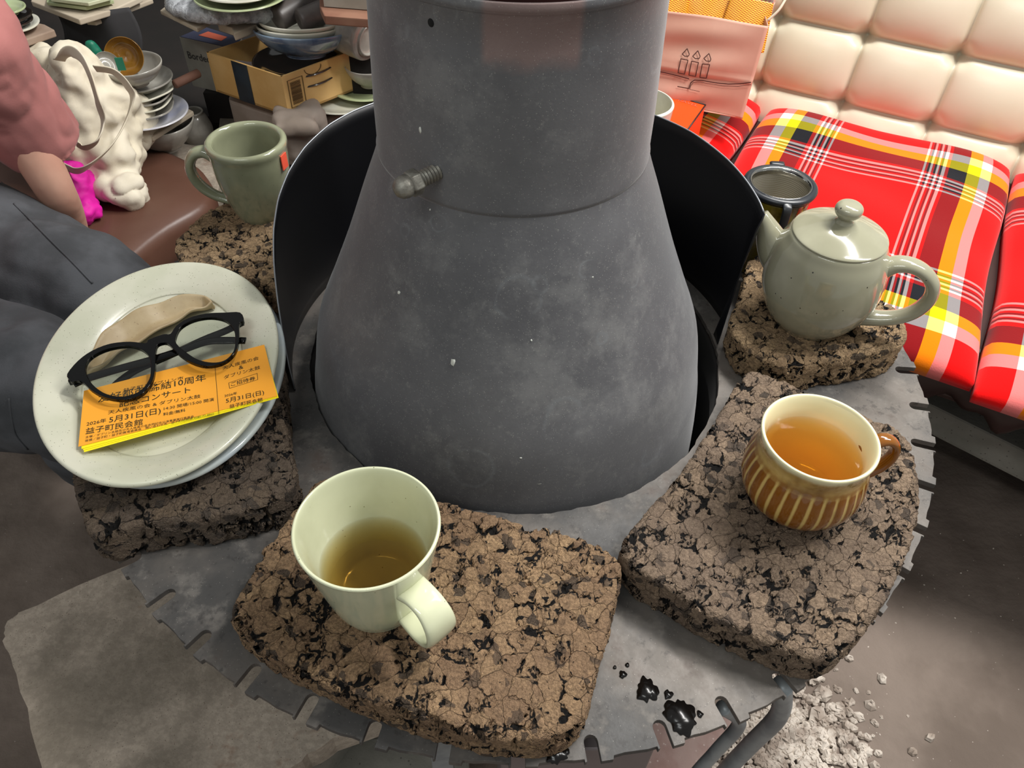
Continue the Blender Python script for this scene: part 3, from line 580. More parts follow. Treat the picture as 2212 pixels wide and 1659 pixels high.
# ------------------------------------------------------------------ teapot
c = A(.3225, .0200, Z); rt = thing('teapot', (c[0], c[1], Z + HB), 'round grey green teapot with knobbed lid, on the right rear cork block', 'teapot')
ob('body', lathe(pts([(0, b), (.034, b), (.0395, b + .003), (.0505, b + .018), (.0590, b + .040), (.0615, b + .058), (.0600, b + .078), (.0560, b + .096), (.0510, b + .108), (.0480, b + .1150), (.0455, b + .1160), (.044, b + .113), (.046, b + .10), (.05, b + .06), (.04, b + .02), (0, b + .008)]), c, 96), M['pot'], rt)
lid = ob('lid', lathe(pts([(0, b + .112), (.040, b + .112), (.0455, b + .1145), (.0472, b + .1165), (.0462, b + .1185), (.0380, b + .1225), (.026, b + .1275), (.014, b + .1310), (.0088, b + .1325), (0, b + .1325)]), c + A(.0005, .0, .0005), 96), M['pot'], rt)
ob('knob', lathe(pts([(0, b + .130), (.0095, b + .1315), (.0078, b + .1355), (.0080, b + .1385), (.0122, b + .1430), (.0136, b + .1478), (.0122, b + .1520), (.0080, b + .1548), (0, b + .1558)]), c, 40), M['pot'], lid)
q = at(1871, 503, .163); ob('steam_hole', lathe([(0, 0), (.0017, 0), (.0017, .0012), (0, .0012)], A(q[0], q[1], Z + b + .1222), 14), mat('vent_black', '#0b0a08', rough=1), lid)
sa_ = math.radians(149); sd = A(math.cos(sa_), math.sin(sa_), 0)
ob('spout', sweep([A(*c) + sd * s + A(0, 0, h) for s, h in [(.040, b + .064), (.052, b + .072), (.062, b + .083), (.070, b + .095), (.077, b + .104), (.081, b + .108)]], [.024, .020, .0155, .012, .0095, .009], [.027, .023, .0175, .0125, .0095, .0085], A(-sd[1], sd[0], 0), seg=28), M['pot'], rt)
ha = math.radians(-20)
ob('handle', sweep(handle_pts(c, ha, [(.052, b + .088), (.062, b + .0975), (.076, b + .100), (.090, b + .095), (.1015, b + .083), (.1050, b + .066), (.0995, b + .048), (.088, b + .0345), (.073, b + .0265), (.056, b + .022), (.046, b + .020)]), [.013, .0115, .0105, .010, .010, .010, .010, .010, .0105, .0115, .013], [.0095, .0083, .0074, .007, .007, .007, .007, .007, .0075, .0085, .0095], A(-math.sin(ha), math.cos(ha), 0), seg=20), M['pot'], rt)

rt.scale = (1, 1, .955)
# ------------------------------------------------------------------ oval plates, dish, glasses, tickets
pc = at(335, 812, .078); pr = math.radians(-76 + 0)
def oval(name, cx, cy, z0, a, bb, rot, mt, label, wa, wb):
    asp = bb / a; V = []; seg = 120
    prof = [(0, 0), (wa * .8, 0), (wa, .003), (a * .9, .010), (a * .985, .0155), (a, .0175), (a * .995, .0205), (a * .97, .0212), (a * .88, .0175), (wa * 1.03, .0125), (wa * .96, .0085), (wa * .85, .0062), (0, .0055)]
    prof = crom([(r, z, 0) for r, z in prof], 4)[:, :2]
    V, Fs = lathe([tuple(p) for p in prof], (0, 0, 0), seg)
    R_ = np.hypot(V[:, 0], V[:, 1]); ia = wb / wa
    asp_r = np.where(R_ < wa, ia, ia + (asp - ia) * np.clip((R_ - wa) / (a - wa), 0, 1))
    th = np.arctan2(V[:, 1], V[:, 0]); wob = 1 + .006 * np.sin(3 * th + 1) * (R_ > wa)
    V[:, 1] *= asp_r; V[:, :2] *= wob[:, None]; V = V @ rz(rot).T + A(cx, cy, z0)
    return tag(ob(name, (V, Fs), mt), label, 'plate')
Zp = Z + HB + .001
oval('dinner_plate', -.3330, -.1140, Zp, .147, .107, pr, M['bluegrey'], 'pale blue glazed oval plate lying underneath the speckled cream one', .10, .066)
oval('dinner_plate', -.3400, -.1185, Zp + .0145, .1525, .1108, pr, M['plate'], 'speckled cream oval plate holding the glasses and tickets', .118, .077)
Zr = HB + .001 + .0145 + .0205      # rim height over the disc
cg = lambda L: [(140 + x / 4.608, 640 + y / 4.608) for x, y in L]
up_ = np.array([at(x, y, .072) for x, y in cg([(215, 790), (240, 640), (300, 510), (420, 350), (600, 225), (800, 130), (1000, 60), (1200, 8), (1390, -2), (1478, 75)])])
lo_ = np.array([at(x, y, .072) for x, y in cg([(230, 800), (330, 740), (480, 650), (620, 555), (800, 455), (1000, 345), (1180, 235), (1300, 175), (1420, 125), (1480, 85)])])
U_ = crom(up_, 6); L_ = crom(lo_, 6); nn = 11; V = []
for i in range(len(U_)):
    for j in range(nn):
        t = j / (nn - 1); p = U_[i] * (1 - t) + L_[i] * t; p[2] = Z + .064 + .011 * (abs(2 * t - 1)) ** 1.6 - .002 * math.exp(-((t - .45) / .06) ** 2) + .0015 * math.sin(i * .5); V.append(p)
Fs = [(i * nn + j, (i + 1) * nn + j, (i + 1) * nn + j + 1, i * nn + j + 1) for i in range(len(U_) - 1) for j in range(nn - 1)]
tag(ob('clay_dish', (V, Fs), M['dish'], mods=[('SOLIDIFY', dict(thickness=.003, offset=-1)), SUB(1)]), 'narrow boat-shaped sandy clay dish lying on the speckled plate behind the glasses', 'dish')
# tickets
ct = lambda x, y: (140 + x / 4.608, 740 + y / 4.608)
Ht = Zr + .0024
def tick(cor, z, mt, label):
    P = [at(*ct(*q), z) for q in cor]
    V, Fs, _ = grid(lambda u, v: (P[0] * (1 - u) + P[3] * u) * (1 - v) + (P[1] * (1 - u) + P[2] * u) * v + A(0, 0, .0022 * math.sin(PI * v) * (1 - u) * 0), 24, 12)
    return tag(ob('ticket', (V, Fs), mt, smooth=False, mods=[('SOLIDIFY', dict(thickness=.0003, offset=-1))]), label, 'ticket', 'concert tickets on the plate')
tick([(190, 1090), (225, 520), (1990, 60), (2128, 548)], Ht - .0016, M['yellow'], 'yellow ticket, lowest of the fanned pile')
tick([(182, 1072), (215, 510), (1990, 50), (2123, 540)], Ht - .0011, M['yellow'], 'yellow ticket, second from the bottom of the pile')
tick([(165, 1058), (205, 500), (1988, 40), (2120, 536)], Ht - .0006, M['yellow'], 'yellow ticket directly beneath the orange one')
TK = tick([(135, 1035), (190, 480), (1985, 20), (2113, 530)], Ht, M['orange'], 'orange printed concert ticket topmost of the pile beside the glasses')
def text_on(par, txt, L, Rr, z, name='printed_text', size=1.0, mt=None, up=None, fat=0):
    cu = bpy.data.curves.new('t', 'FONT'); cu.body = txt; cu.resolution_u = 2; cu.offset = fat
    o = bpy.data.objects.new('t', cu); S.collection.objects.link(o); bpy.context.view_layer.update()
    me = bpy.data.meshes.new_from_object(o.evaluated_get(bpy.context.evaluated_depsgraph_get()))
    v = np.array([tuple(q.co) for q in me.vertices]); f = [tuple(p.vertices) for p in me.polygons]
    bpy.data.objects.remove(o); bpy.data.curves.remove(cu); bpy.data.meshes.remove(me)
    if len(v) == 0: return
    x0, x1 = v[:, 0].min(), v[:, 0].max(); w = x1 - x0
    ex = Rr - L; ln = np.linalg.norm(ex); ey = up / np.linalg.norm(up) * ln / w * size
    V = L + np.outer((v[:, 0] - x0) / w, ex) + np.outer(v[:, 1], ey)
    q = ob(name, (V, f), mt or M['ink'], par, smooth=False); return q
A0, B0 = at(*ct(135, 1035), Ht), at(*ct(190, 480), Ht); upv = B0 - A0
zt = Ht + .0003
for s_, l_, r_, sz in [("益子町とダブリン市", (580, 488), (1180, 362), .8), ("友好都市 締結10周年", (330, 592), (1405, 372), 1.0), ("記念コンサート", (540, 640), (1250, 492), 1.0), ("天人疾風の会 & ダブリン太鼓", (430, 712), (1350, 546), .85),
                       ("2026年", (215, 828), (410, 788), 1), ("5月31日(日)", (440, 795), (955, 700), 1.02), ("14:30 開場/15:00 開演", (985, 672), (1485, 578), 1), ("料金/無料", (980, 728), (1200, 684), 1), ("益子町民会館", (205, 908), (775, 812), 1.02),
                       ("主催／ダブリン太鼓及び天人疾風の会合同記念公演事業実行委員会", (205, 952), (1285, 742), 1.0), ("後援／益子町・益子町教育委員会　問い合わせ先／益子町総務課 0285-72-8825", (200, 988), (1485, 716), 1.0),
                       ("天人疾風の会", (1570, 270), (1930, 165), .95), ("&", (1733, 268), (1778, 256), 1), ("ダブリン太鼓", (1585, 362), (1945, 258), .95), ("ご招待券", (1655, 432), (1897, 368), 1), ("2026年", (1590, 542), (1715, 512), 1), ("5月31日(日)", (1605, 600), (1985, 512), 1.05), ("益子町民会館", (1640, 652), (1970, 580), 1.05)]:
    text_on(TK, s_, at(*ct(*l_), zt), at(*ct(*r_), zt), 0, size=sz, up=upv, fat=.002 if sz >= 1.0 and len(s_) < 12 else -.002)
def line_on(par, P, w, name, mt):
    P = [np.asarray(p) for p in P]; V, Fs = sweep(P, w, w * .25, A(0, 0, 1) if abs(P[0][2] - P[-1][2]) > .02 else np.cross(P[-1] - P[0], A(0, 0, 1)), seg=4, n=1); return ob(name, (V, Fs), mt, par, smooth=False)
for a_, b_ in [((1495, 240), (1535, 730)), ((1632, 400), (1915, 305)), ((1915, 305), (1921, 368)), ((1921, 368), (1640, 455)), ((1640, 455), (1632, 400))]:
    p, q = at(*ct(*a_), zt), at(*ct(*b_), zt); line_on(TK, [p, q], .00018, 'printed_line', M['ink'])
# reading glasses
Hg = Zr + .0125
gl = thing('reading_glasses', at(352, 770, Zr), 'black framed reading glasses with folded arms lying on the speckled plate', 'glasses')
X2 = lambda L, h: [tuple(at(x, y, h)) for x, y in cg(L)]
FO = [(22, 772), (130, 640), (270, 540), (450, 470), (650, 450), (800, 465), (835, 428), (980, 376), (1050, 372), (1110, 290), (1230, 215), (1400, 170), (1600, 160), (1745, 160), (1782, 240), (1735, 270), (1735, 400), (1712, 520), (1650, 610), (1550, 670), (1400, 692), (1250, 650), (1140, 580), (1080, 520), (1010, 460), (925, 478), (900, 560), (900, 700), (870, 840), (780, 960), (650, 1020), (520, 1025), (380, 995), (260, 930), (190, 862), (130, 835), (70, 850), (45, 830)]
LI = [(205, 720), (250, 615), (400, 530), (600, 492), (750, 520), (840, 600), (855, 700), (840, 820), (760, 930), (640, 985), (500, 992), (370, 950), (255, 850)]
RI = [(1100, 420), (1150, 310), (1280, 235), (1450, 207), (1600, 240), (1680, 330), (1695, 430), (1680, 540), (1600, 630), (1480, 658), (1330, 630), (1200, 550), (1120, 480)]
sm = lambda L, n=3: [tuple(q[:2]) for q in crom([(p[0], p[1], 0) for p in L], n, closed=True)]
FOs = sm(X2(FO, Hg)); LIs = sm(X2(LI, Hg), 5); RIs = sm(X2(RI, Hg), 5)
ob('frame_front', prism(FOs, Z + Hg - .004, Z + Hg, [LIs, RIs]), M['blackac'], gl, mods=[BEV(.0008, 3)], autosm=40)
for L in (LIs, RIs): ob('lens', prism(L, Z + Hg - .003, Z + Hg - .0018), M['lens'], gl, autosm=40)
def arm(L, z0, z1, w=.0029):
    P = [A(*at(x, y, z0 + (z1 - z0) * i / (len(L) - 1))) for i, (x, y) in enumerate(cg(L))]
    return ob('temple_arm', sweep(P, [w * 1.15] * (len(L) - 1) + [w], .0016, A(0, 0, 1) * 0 + np.cross(P[-1] - P[0], A(0, 0, 1)), seg=16, n=5, sq=.6), M['blackac'], gl)
arm([(85, 875), (230, 815), (520, 728), (840, 640), (1100, 560), (1400, 455), (1600, 440), (1800, 442)], Hg - .006, Hg - .0075, .0040)
arm([(1765, 262), (1600, 345), (1400, 425), (1150, 540), (900, 650), (700, 740), (570, 830), (480, 905)], Hg - .009, Hg - .012, .0038)
for p in ((70, 850), (1760, 250)):
    q = at(*cg([p])[0], Hg - .005); ob('hinge_block', box(q, (.005, .004, .006), rz(.4)), M['blackac'], gl, smooth=False, mods=[BEV(.001)])

# ------------------------------------------------------------------ sofa, cushions, plinth
E1 = A(.893, -.45, 0); EN = A(.45, .893, 0); E1 /= np.linalg.norm(E1); EN /= np.linalg.norm(EN); SB = A(.47, .80, .42)
RS = np.stack([E1, EN, A(0, 0, 1)], 1)
def sp(u, v, z=0): return SB + E1 * u + EN * v + A(0, 0, z)
sofa = thing('sofa', sp(.3, -.25, -.25), 'cream button-tufted vinyl sofa with a dark brown seat base at the right', 'sofa')
Bb = SB + EN * .04; Up = EN * .25 + A(0, 0, .968)
def back(u, v):
    a = -.4 + 1.55 * u; q = -.10 + .50 * v
    fu = ((a + .036) / .158) % 1; fv = ((q - .010) / .119) % 1
    su = abs(math.sin(PI * fu)); sv = abs(math.sin(PI * fv))
    pu = .022 * (su * sv) ** .38 + .007 * (su ** .22 + sv ** .22)
    pu -= .020 * math.exp(-((min(fu, 1 - fu) / .10) ** 2 + (min(fv, 1 - fv) / .12) ** 2))
    pu -= .005 * math.exp(-(min(fu, 1 - fu) / .022) ** 2) + .004 * math.exp(-(min(fv, 1 - fv) / .028) ** 2)
    return tuple(Bb + E1 * a + Up * q - (EN * .968 - A(0, 0, .25)) * pu)
V, Fs, UV = grid(back, 561, 181); SOFF = 1
ob('tufted_back', (V, Fs), M['cream'], sofa, mods=[('SOLIDIFY', dict(thickness=.05, offset=SOFF))])
ob('back_shell', box(sp(.45, .26, .10), (1.9, .14, .62), RS @ rxm(-.25)), M['sofabase'], sofa, smooth=False, mods=[BEV(.01)])
ob('seat_base', box(sp(.45, -.22, -.095), (1.9, .56, .10), RS), M['sofabase'], sofa, smooth=False, mods=[BEV(.012, 3)])
V, Fs, UV = grid(lambda u, v: tuple(sp(-.05 + 1.5 * u, -.505 - .012 * math.sin(v * 3) + .008 * math.sin(u * 60 + v * 2), -.075 - v * (.065 + .012 * math.sin(u * 70) + .008 * math.sin(u * 171)))), 160, 8)
ob('ragged_skirt', (V, Fs), M['sofabase'], sofa, mods=[SOLID(.004)])
for u in (-.4, .25, .9, 1.3):
    for v in (-.42, -.02): ob('leg', box(sp(u, v, -.197), (.05, .05, .106), RS), M['sofabase'], sofa, smooth=False)
def cushion(u0, v0, w, d, h, label, um=1.0, ur=0.0, sag=0):
    def f(a, b_):
        x = abs(2 * a - 1); y = abs(2 * b_ - 1); e = max(0, 1 - x ** 6) ** .5 * max(0, 1 - y ** (7 if b_ > .5 else 22)) ** .5
        z = h * (.35 + .65 * e) + .003 * math.sin(9 * a + 5 * b_) * e + .002 * math.sin(23 * b_ - 7 * a) * e - sag * math.exp(-((b_ - .0) / .2) ** 2)
        px = w * a + .004 * math.sin(8 * b_) * (1 if a > .5 else -1) * x
        return tuple(sp(u0 + px, v0 - d * b_, z - h - .0))
    V, Fs, UV = grid(f, 91, 101); n = len(V); V2 = V.copy(); V2[:, 2] = (SB[2] - h - .002) * .6 + V[:, 2] * .4 - h * .10
    V2[:, 2] = np.minimum(V2[:, 2], V[:, 2] - .001)
    F2 = [tuple(i + n for i in q[::-1]) for q in Fs]; b = [i for i in range(91)] + [91 * j + 90 for j in range(1, 101)] + [91 * 100 + i for i in range(89, -1, -1)] + [91 * j for j in range(99, 0, -1)]
    F3 = [(b[i], b[(i + 1) % len(b)], b[(i + 1) % len(b)] + n, b[i] + n) for i in range(len(b))]
    uv = [((1 - u) * um + ur, v) for u, v in UV] * 2
    return tag(ob('seat_cushion', (np.concatenate([V, V2]), Fs + F2 + F3), M['plaid'], uv=uv), label, 'cushion', 'red plaid cushions on the sofa')
HC = .045
cushion(0, .018, .435, .603, HC, 'red plaid cushion in the middle of the sofa, behind the teapot')
cushion(.445, .013, .45, .618, HC, 'red plaid cushion at the right end, cut off by the picture edge', ur=.0)
cushion(-.455, .018, .44, .578, HC, 'red plaid cushion under the paper bag, mostly hidden behind the stove')
pk = [at(2030, 885, -.33), at(2212, 975, -.33)]; ed = pk[1] - pk[0]; ed /= np.linalg.norm(ed); nn_ = A(-ed[1], ed[0], 0)
P0 = pk[0] - ed * .9; P1 = pk[0] + ed * 1.4; W_ = .75
tag(ob('stone_plinth', prism([tuple(q[:2]) for q in (P0, P1, P1 + nn_ * W_, P0 + nn_ * W_)], .112, .17), M['slab2'], smooth=False, mods=[BEV(.008, 2)]), 'grey stone slab beneath the sofa, its edge running above the dark gap', 'stone slab')
for t in (1.3,):
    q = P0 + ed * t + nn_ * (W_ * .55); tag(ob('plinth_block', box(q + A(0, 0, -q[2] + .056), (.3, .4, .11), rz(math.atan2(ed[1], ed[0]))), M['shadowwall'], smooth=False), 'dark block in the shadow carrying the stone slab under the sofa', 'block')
def threads(x, y, h, label, L=.05, n=7, seed=3):
    rr = random.Random(seed); q = at(x, y, h); parts = []
    for i in range(n):
        a = rr.uniform(0, 2 * PI); P = [q, q + A(math.cos(a) * L * .3, math.sin(a) * L * .3, .004 + rr.random() * .01), q + A(math.cos(a) * L * rr.uniform(.5, 1), math.sin(a) * L * rr.uniform(.5, 1), -.002 + rr.random() * .01)]
        parts.append(tube(P, .0006, 4, 5))
    return tag(ob('loose_thread', join(*parts), M['thread'], base=q), label, 'thread')
threads(1998, 770, -.32, 'tangle of blue thread hanging beside the teapot block above the plinth')
threads(2180, 800, -.18, 'blue thread dangling from the right plaid cushion', .06, 4, 9)
q = at(1978, 745, -.18); tag(ob('cloth_knot', ellipsoid(q, (.018, .014, .012), rz(-.6)), M['plaid'], uv=[(i % 24 / 60, i / 900) for i in range(362)], mods=[DISP(.01, .012)]), 'small knotted tail of red plaid cloth beside the teapot cork block', 'cloth')

# ------------------------------------------------------------------ paper bag, snacks, orange box
bc = at(1603, 257, -.035); wdir = -(E1 * .985 + EN * .17); wdir /= np.linalg.norm(wdir); dpt = A(-wdir[1], wdir[0], 0) * -1
if dpt @ EN < 0: dpt = -dpt
bup = A(0, 0, 1) * .985 + EN * .17; BW, BD_, BH = .215, .11, .150
bag = thing('paper_bag', bc, 'pale pink paper bag with a candle print, full of snacks, on the sofa', 'paper bag')
def bagp(u, v, d=0): return bc + wdir * (BW * u) + bup * (BH * v) + dpt * d
def bagw(u, v): return .003 * math.sin(7 * u + 5 * v) * math.sin(PI * u) + .002 * math.sin(19 * v + 3 * u) * math.sin(PI * u) - .002 * math.exp(-((v - .42) / .02) ** 2)
fr_ = grid(lambda u, v: tuple(bagp(u, v) + dpt * bagw(u, v)), 40, 40)
sd_ = grid(lambda u, v: tuple(bagp(0, v, BD_ * u) + wdir * .012 * (1 - abs(2 * u - 1)) * v), 20, 40)
bk_ = grid(lambda u, v: tuple(bagp(u, v * 1.12, BD_)), 20, 20); ls_ = grid(lambda u, v: tuple(bagp(1, v, BD_ * u)), 10, 20)
bt_ = grid(lambda u, v: tuple(bagp(u, .01, BD_ * v)), 10, 10)
ob('bag_body', join(fr_[:2], sd_[:2], bk_[:2], ls_[:2], bt_[:2]), M['paperbag'], bag, mods=[SOLID(.0008)], autosm=40)
def bagline(pts_, w, name='printed_line', cl=False):
    P = [bagp(u, v) + dpt * (bagw(u, v) - .0028) for u, v in pts_]
    if cl: P = P + [P[0]]
    parts = []
    for i in range(len(P) - 1):
        dd = P[i + 1] - P[i]; parts.append(sweep([P[i] - dd * .02, P[i + 1] + dd * .02], w, .0003, np.cross(dd, dpt), seg=6, n=1))
    return parts
parts = []
def bpx(x, y):   # solve the print's position on the bag face
    d = ray(x, y); N_ = np.cross(wdir, bup); t = ((bc - CP) @ N_) / (d @ N_); Q = CP + d * t - bc
    v = (Q @ np.cross(N_, wdir)) / (bup @ np.cross(N_, wdir)); Q2 = Q - bup * v; return (Q2 @ wdir / BW, v / BH)
cb = lambda x, y: bpx(1400 + x / 5.53, y / 5.53)
for q4 in ([(395, 695), (480, 708), (440, 873), (362, 860)], [(525, 718), (608, 730), (572, 900), (492, 885)], [(655, 745), (742, 752), (700, 922), (622, 912)]): parts += bagline([cb(*p) for p in q4], .0007, cl=True)
for q4 in ([(465, 585), (408, 645), (440, 668), (485, 665), (493, 645)], [(595, 605), (535, 665), (568, 690), (615, 688), (625, 665)], [(730, 632), (670, 685), (700, 712), (748, 715), (755, 690)]): parts += bagline([cb(*p) for p in q4], .0007, cl=True)
for q4, w in (([(120, 848), (300, 885), (490, 930)], .0008), ([(120, 870), (300, 905), (475, 955)], .0003), ([(1230, 970), (1100, 995), (960, 1000), (800, 980), (650, 950), (560, 945), (515, 975), (495, 1040), (360, 1018)], .0008), ([(1230, 1000), (1080, 1025), (900, 1018), (740, 990), (600, 965), (545, 975), (515, 1010), (505, 1050), (620, 1075)], .0004)): parts += bagline([cb(*p) for p in q4], w)
ob('candle_print', join(*parts), M['bagink'], bag, smooth=False)
for k, (u, dd, lab) in enumerate([(.17, .05, 'orange checked snack packet at the right of the open paper bag'), (.49, .055, 'orange checked snack packet in the middle of the open paper bag'), (.81, .05, 'orange checked snack packet nearest the flue in the paper bag')]):
    w = .07 / BW
    V, Fs, UV = grid(lambda a, b_: tuple(bagp(u + w * (a - .5), (.62 + .46 * b_), dd - .012 * math.sin(PI * a) * (1 - b_) - .008 + .02 * b_)), 20, 30)
    tag(ob('snack_packet', (V, Fs), M['wrap'], uv=[(a * .5, b_) for a, b_ in UV], mods=[('SOLIDIFY', dict(thickness=.015, offset=1))]), lab, 'snack packet', 'snack packets in the paper bag')
    tag(ob('snack_tray', box(bagp(u, 1.09, dd + .030), (.064, .03, .03), RS), M['film'], smooth=False, mods=[BEV(.006, 3)]), lab.replace('orange checked snack packet', 'shiny grey wrapped sweet behind the packet'), 'wrapped snack', 'wrapped snacks in the paper bag')
ob('string_handle', tube([bagp(.02, .98, .03), bagp(-.05, 1.12, .035), bagp(-.06, 1.3, .05), bagp(.1, 1.5, .055)], .0022, 5, 8), M['canvas'], bag)
oc = at(1478, 300, -.03); hb_ = .035
P = [at(*q, -.03)[:2] for q in [(1462, 320), (1487, 292), (1527, 226), (1450, 208), (1400, 200), (1385, 285)]]
pp = [at(1483, 284, -.02), at(1524, 227, -.02), at(1445, 205, -.02), at(1404, 262, -.02)]
ob_ = tag(ob('gift_box', prism([tuple(p[:2]) for p in pp], Z - .085, Z - .02), M['obox'], smooth=False, mods=[BEV(.0015)]), 'orange box with black edges beside the white cup', 'box')
for i in range(4):
    p, q = pp[i], pp[(i + 1) % 4]; ob('black_edge', tube([p + A(0, 0, .0003), q + A(0, 0, .0003)], .0013, 1, 6), M['blackcard'], ob_)
text_on(ob_, 'TRAVEL', at(1455, 214, -.0195), at(1506, 231, -.0195), 0, 'faint_lettering', .9, M['coral'], pp[1] - pp[0])

# ------------------------------------------------------------------ stone slabs, rods and rubble under the disc
def slabpx(px, h, th, mt, label, name='stone_slab', n=5, cat='stone slab'):
    P = np.array([at(x, y, h)[:2] for x, y in px]); Q = []
    for i in range(len(P)):
        a, b_ = P[i], P[(i + 1) % len(P)]
        for k in range(n):
            t = k / n; Q.append(a + (b_ - a) * t + np.array([random.uniform(-1, 1), random.uniform(-1, 1)]) * .0015)
    return tag(ob(name, prism([tuple(q) for q in Q], Z + h - th, Z + h), mt, smooth=False, mods=[BEV(.004, 2)]), label, cat)
slabpx([(40, 1325), (255, 1228), (480, 1150), (900, 1150), (1000, 1500), (722, 1592), (650, 1640), (560, 1720), (120, 1800), (90, 1659), (35, 1455), (8, 1385), (14, 1345)], -.17, .035, M['slab'], 'large pale stone slab jutting out below the disc at the lower left')
tag(ob('support_block', box(at(480, 1480, -.205) + A(.02, .05, -.1475), (.22, .16, .295), rz(-.5)), M['slab2'], smooth=False, mods=[BEV(.006)]), 'grey block under the large pale slab', 'block')
slabpx([(560, 1659), (660, 1600), (1010, 1575), (1015, 1720), (560, 1760)], -.36, .05, M['slab2'], 'grey stone piece low down beside the large pale slab, at the bottom edge')
slabpx([(1372, 1659), (1382, 1560), (1590, 1540), (1590, 1570), (1500, 1659), (1480, 1760), (1372, 1760)], -.30, .06, M['pink'], 'pink fire brick seen below the rim of the disc at the bottom', 'fire_brick', cat='brick')
def px3(x, y, h): return at(x, y, h)
tag(ob('metal_post', box(px3(957, 1650, -.09), (.018, .006, .19), rz(.1)), M['pipe'], smooth=False, mods=[BEV(.001)]), 'flat metal bar upright behind a slot at the bottom centre of the disc', 'metal bar')
tag(ob('grooved_block', box(px3(1330, 1680, -.10) + A(-.04, .03, -.05), (.12, .07, .25), rz(.05)), mat('ribbed_grey_metal', '#7d7474', rough=.5, metal=.4), smooth=False, mods=[BEV(.002)]), 'grey ribbed metal block under the disc near the pink brick', 'metal block')
tag(ob('metal_rod', tube([px3(1690, 1480, -.02), px3(1682, 1545, -.10), px3(1620, 1610, -.2), px3(1555, 1680, -.28), px3(1500, 1760, -.40)], .0085, 6, 14), M['pipe'], base=px3(1500, 1760, -.40)), 'thicker bent galvanised rod leaving the disc at the lower right', 'metal rod')
tag(ob('metal_rod', tube([px3(1560, 1528, -.02), px3(1597, 1562, -.06), px3(1545, 1625, -.13), px3(1490, 1690, -.2), px3(1440, 1790, -.36)], .006, 6, 14), M['pipe'], base=px3(1440, 1790, -.36)), 'thinner bent galvanised rod beside the pink fire brick', 'metal rod')
V = []; parts = []
for i in range(900):
    x = random.gauss(1690, 90); y = random.gauss(1610, 75); q = at(x, y, -.5)
    r = random.uniform(.0025, .009) * (1.6 if random.random() < .05 else 1)
    v, f = ellipsoid(q + A(0, 0, r * .25), (r, r * random.uniform(.6, 1), r * random.uniform(.5, .8)), rz(random.random() * 6), 6, 4); parts.append((v + (rng.rand(*v.shape) - .5) * r * .35, f))
tag(ob('rubble', join(*parts), M['gravel'], smooth=False, base=at(1700, 1600, -.5)), 'heap of small pale rubble on the earth floor at the lower right', 'rubble', kind='stuff')
parts = []
for i in range(160):
    q = at(random.uniform(1750, 2212), random.uniform(1150, 1659), -.5); r = random.uniform(.0006, .0019); v, f = ellipsoid(q + A(0, 0, r * .3), (r, r * .7, r * .5), rz(random.random() * 6), 6, 4); parts.append((v, f))
tag(ob('grit', join(*parts), M['gravel'], smooth=False, base=at(1980, 1400, -.5)), 'scattered pale grit on the bare floor at the right', 'grit', kind='stuff')

# ------------------------------------------------------------------ left side: bench, person, bags
def bp_(px, h): return np.array([at(x, y, h)[:2] for x, y in px])
HBN = -.18
Pb = bp_([(300, 296), (350, 312), (420, 345), (452, 378), (462, 420), (440, 450), (370, 490), (300, 545), (245, 600), (190, 690), (-20, 760), (-160, 560), (-60, 330), (120, 250)], HBN)
Pb = crom(np.column_stack([Pb, 0 * Pb[:, 0]]), 3, closed=True)[:, :2]; cB = Pb.mean(0)
bn = thing('bench', (cB[0], cB[1], 0), 'low bench with a glossy brown vinyl cushion, under the person and tote bag', 'bench')
V = []; Fs = []; prof = [(.90, -.085), (.985, -.075), (1.0, -.05), (.995, -.022), (.96, -.006), (.90, .000), (.6, .004), (.3, .006), (.02, .007)]; n = len(Pb)
for k, (r, z) in enumerate(prof):
    for p in Pb: q = cB + (p - cB) * r; V.append((q[0], q[1], Z + HBN + z))
Fs = [(k * n + i, k * n + (i + 1) % n, (k + 1) * n + (i + 1) % n, (k + 1) * n + i) for k in range(len(prof) - 1) for i in range(n)] + [tuple(range(n)), tuple((len(prof) - 1) * n + i for i in range(n))]
ob('seat_pad', (V, Fs), M['leather'], bn, mods=[DISP(.12, .006)])
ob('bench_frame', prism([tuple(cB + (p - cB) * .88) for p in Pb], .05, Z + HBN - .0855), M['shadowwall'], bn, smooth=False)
for dx, dy in ((.1, .1), (-.12, .1), (.08, -.12), (-.12, -.12)): ob('leg', box((cB[0] + dx, cB[1] + dy, .025), (.05, .05, .05)), M['wood'], bn, smooth=False)
slabpx([(318, 292), (352, 284), (440, 316), (480, 360), (470, 420), (380, 480), (250, 620), (230, 560), (440, 400)], -.215, .04, M['slab'], 'pale stone strip between the brown bench and the shelves behind the sage mug')
# a hip-height helper: points by pixel and height
def q3(x, y, h): return at(x, y, h)
def limb(L, n=6, seg=18, fl=1.0):
    P = [A(*l[0]) for l in L]; r = [l[1] for l in L]; d = P[-1] - P[0]; b_ = A(0, 0, 1) if abs(d[2]) < .8 * np.linalg.norm(d) else A(.3, 1, 0)
    return sweep(P, [x * fl for x in r], r, b_, seg=seg, n=n)
sh_ = q3(-70, 95, .20); el = q3(112, 398, -.01); hem = q3(96, 312, .028); wr = q3(164, 500, -.125); hipA = q3(-170, 470, -.08); hipB = q3(-190, 760, -.10)
kA = q3(232, 650, -.085); kB = q3(165, 860, -.088); pel = (hipA + hipB) / 2 + A(-.03, .02, .0); chest = A(pel[0] - .05, pel[1] + .00, .86); neck = chest + A(.02, -.01, .15); head = neck + A(.05, -.03, .13)
shR = A(chest[0] - .05, chest[1] - .18, .80)
per = thing('person', (pel[0], pel[1], 0), 'person in a dusty pink t-shirt and charcoal jeans sitting on the brown bench', 'person')
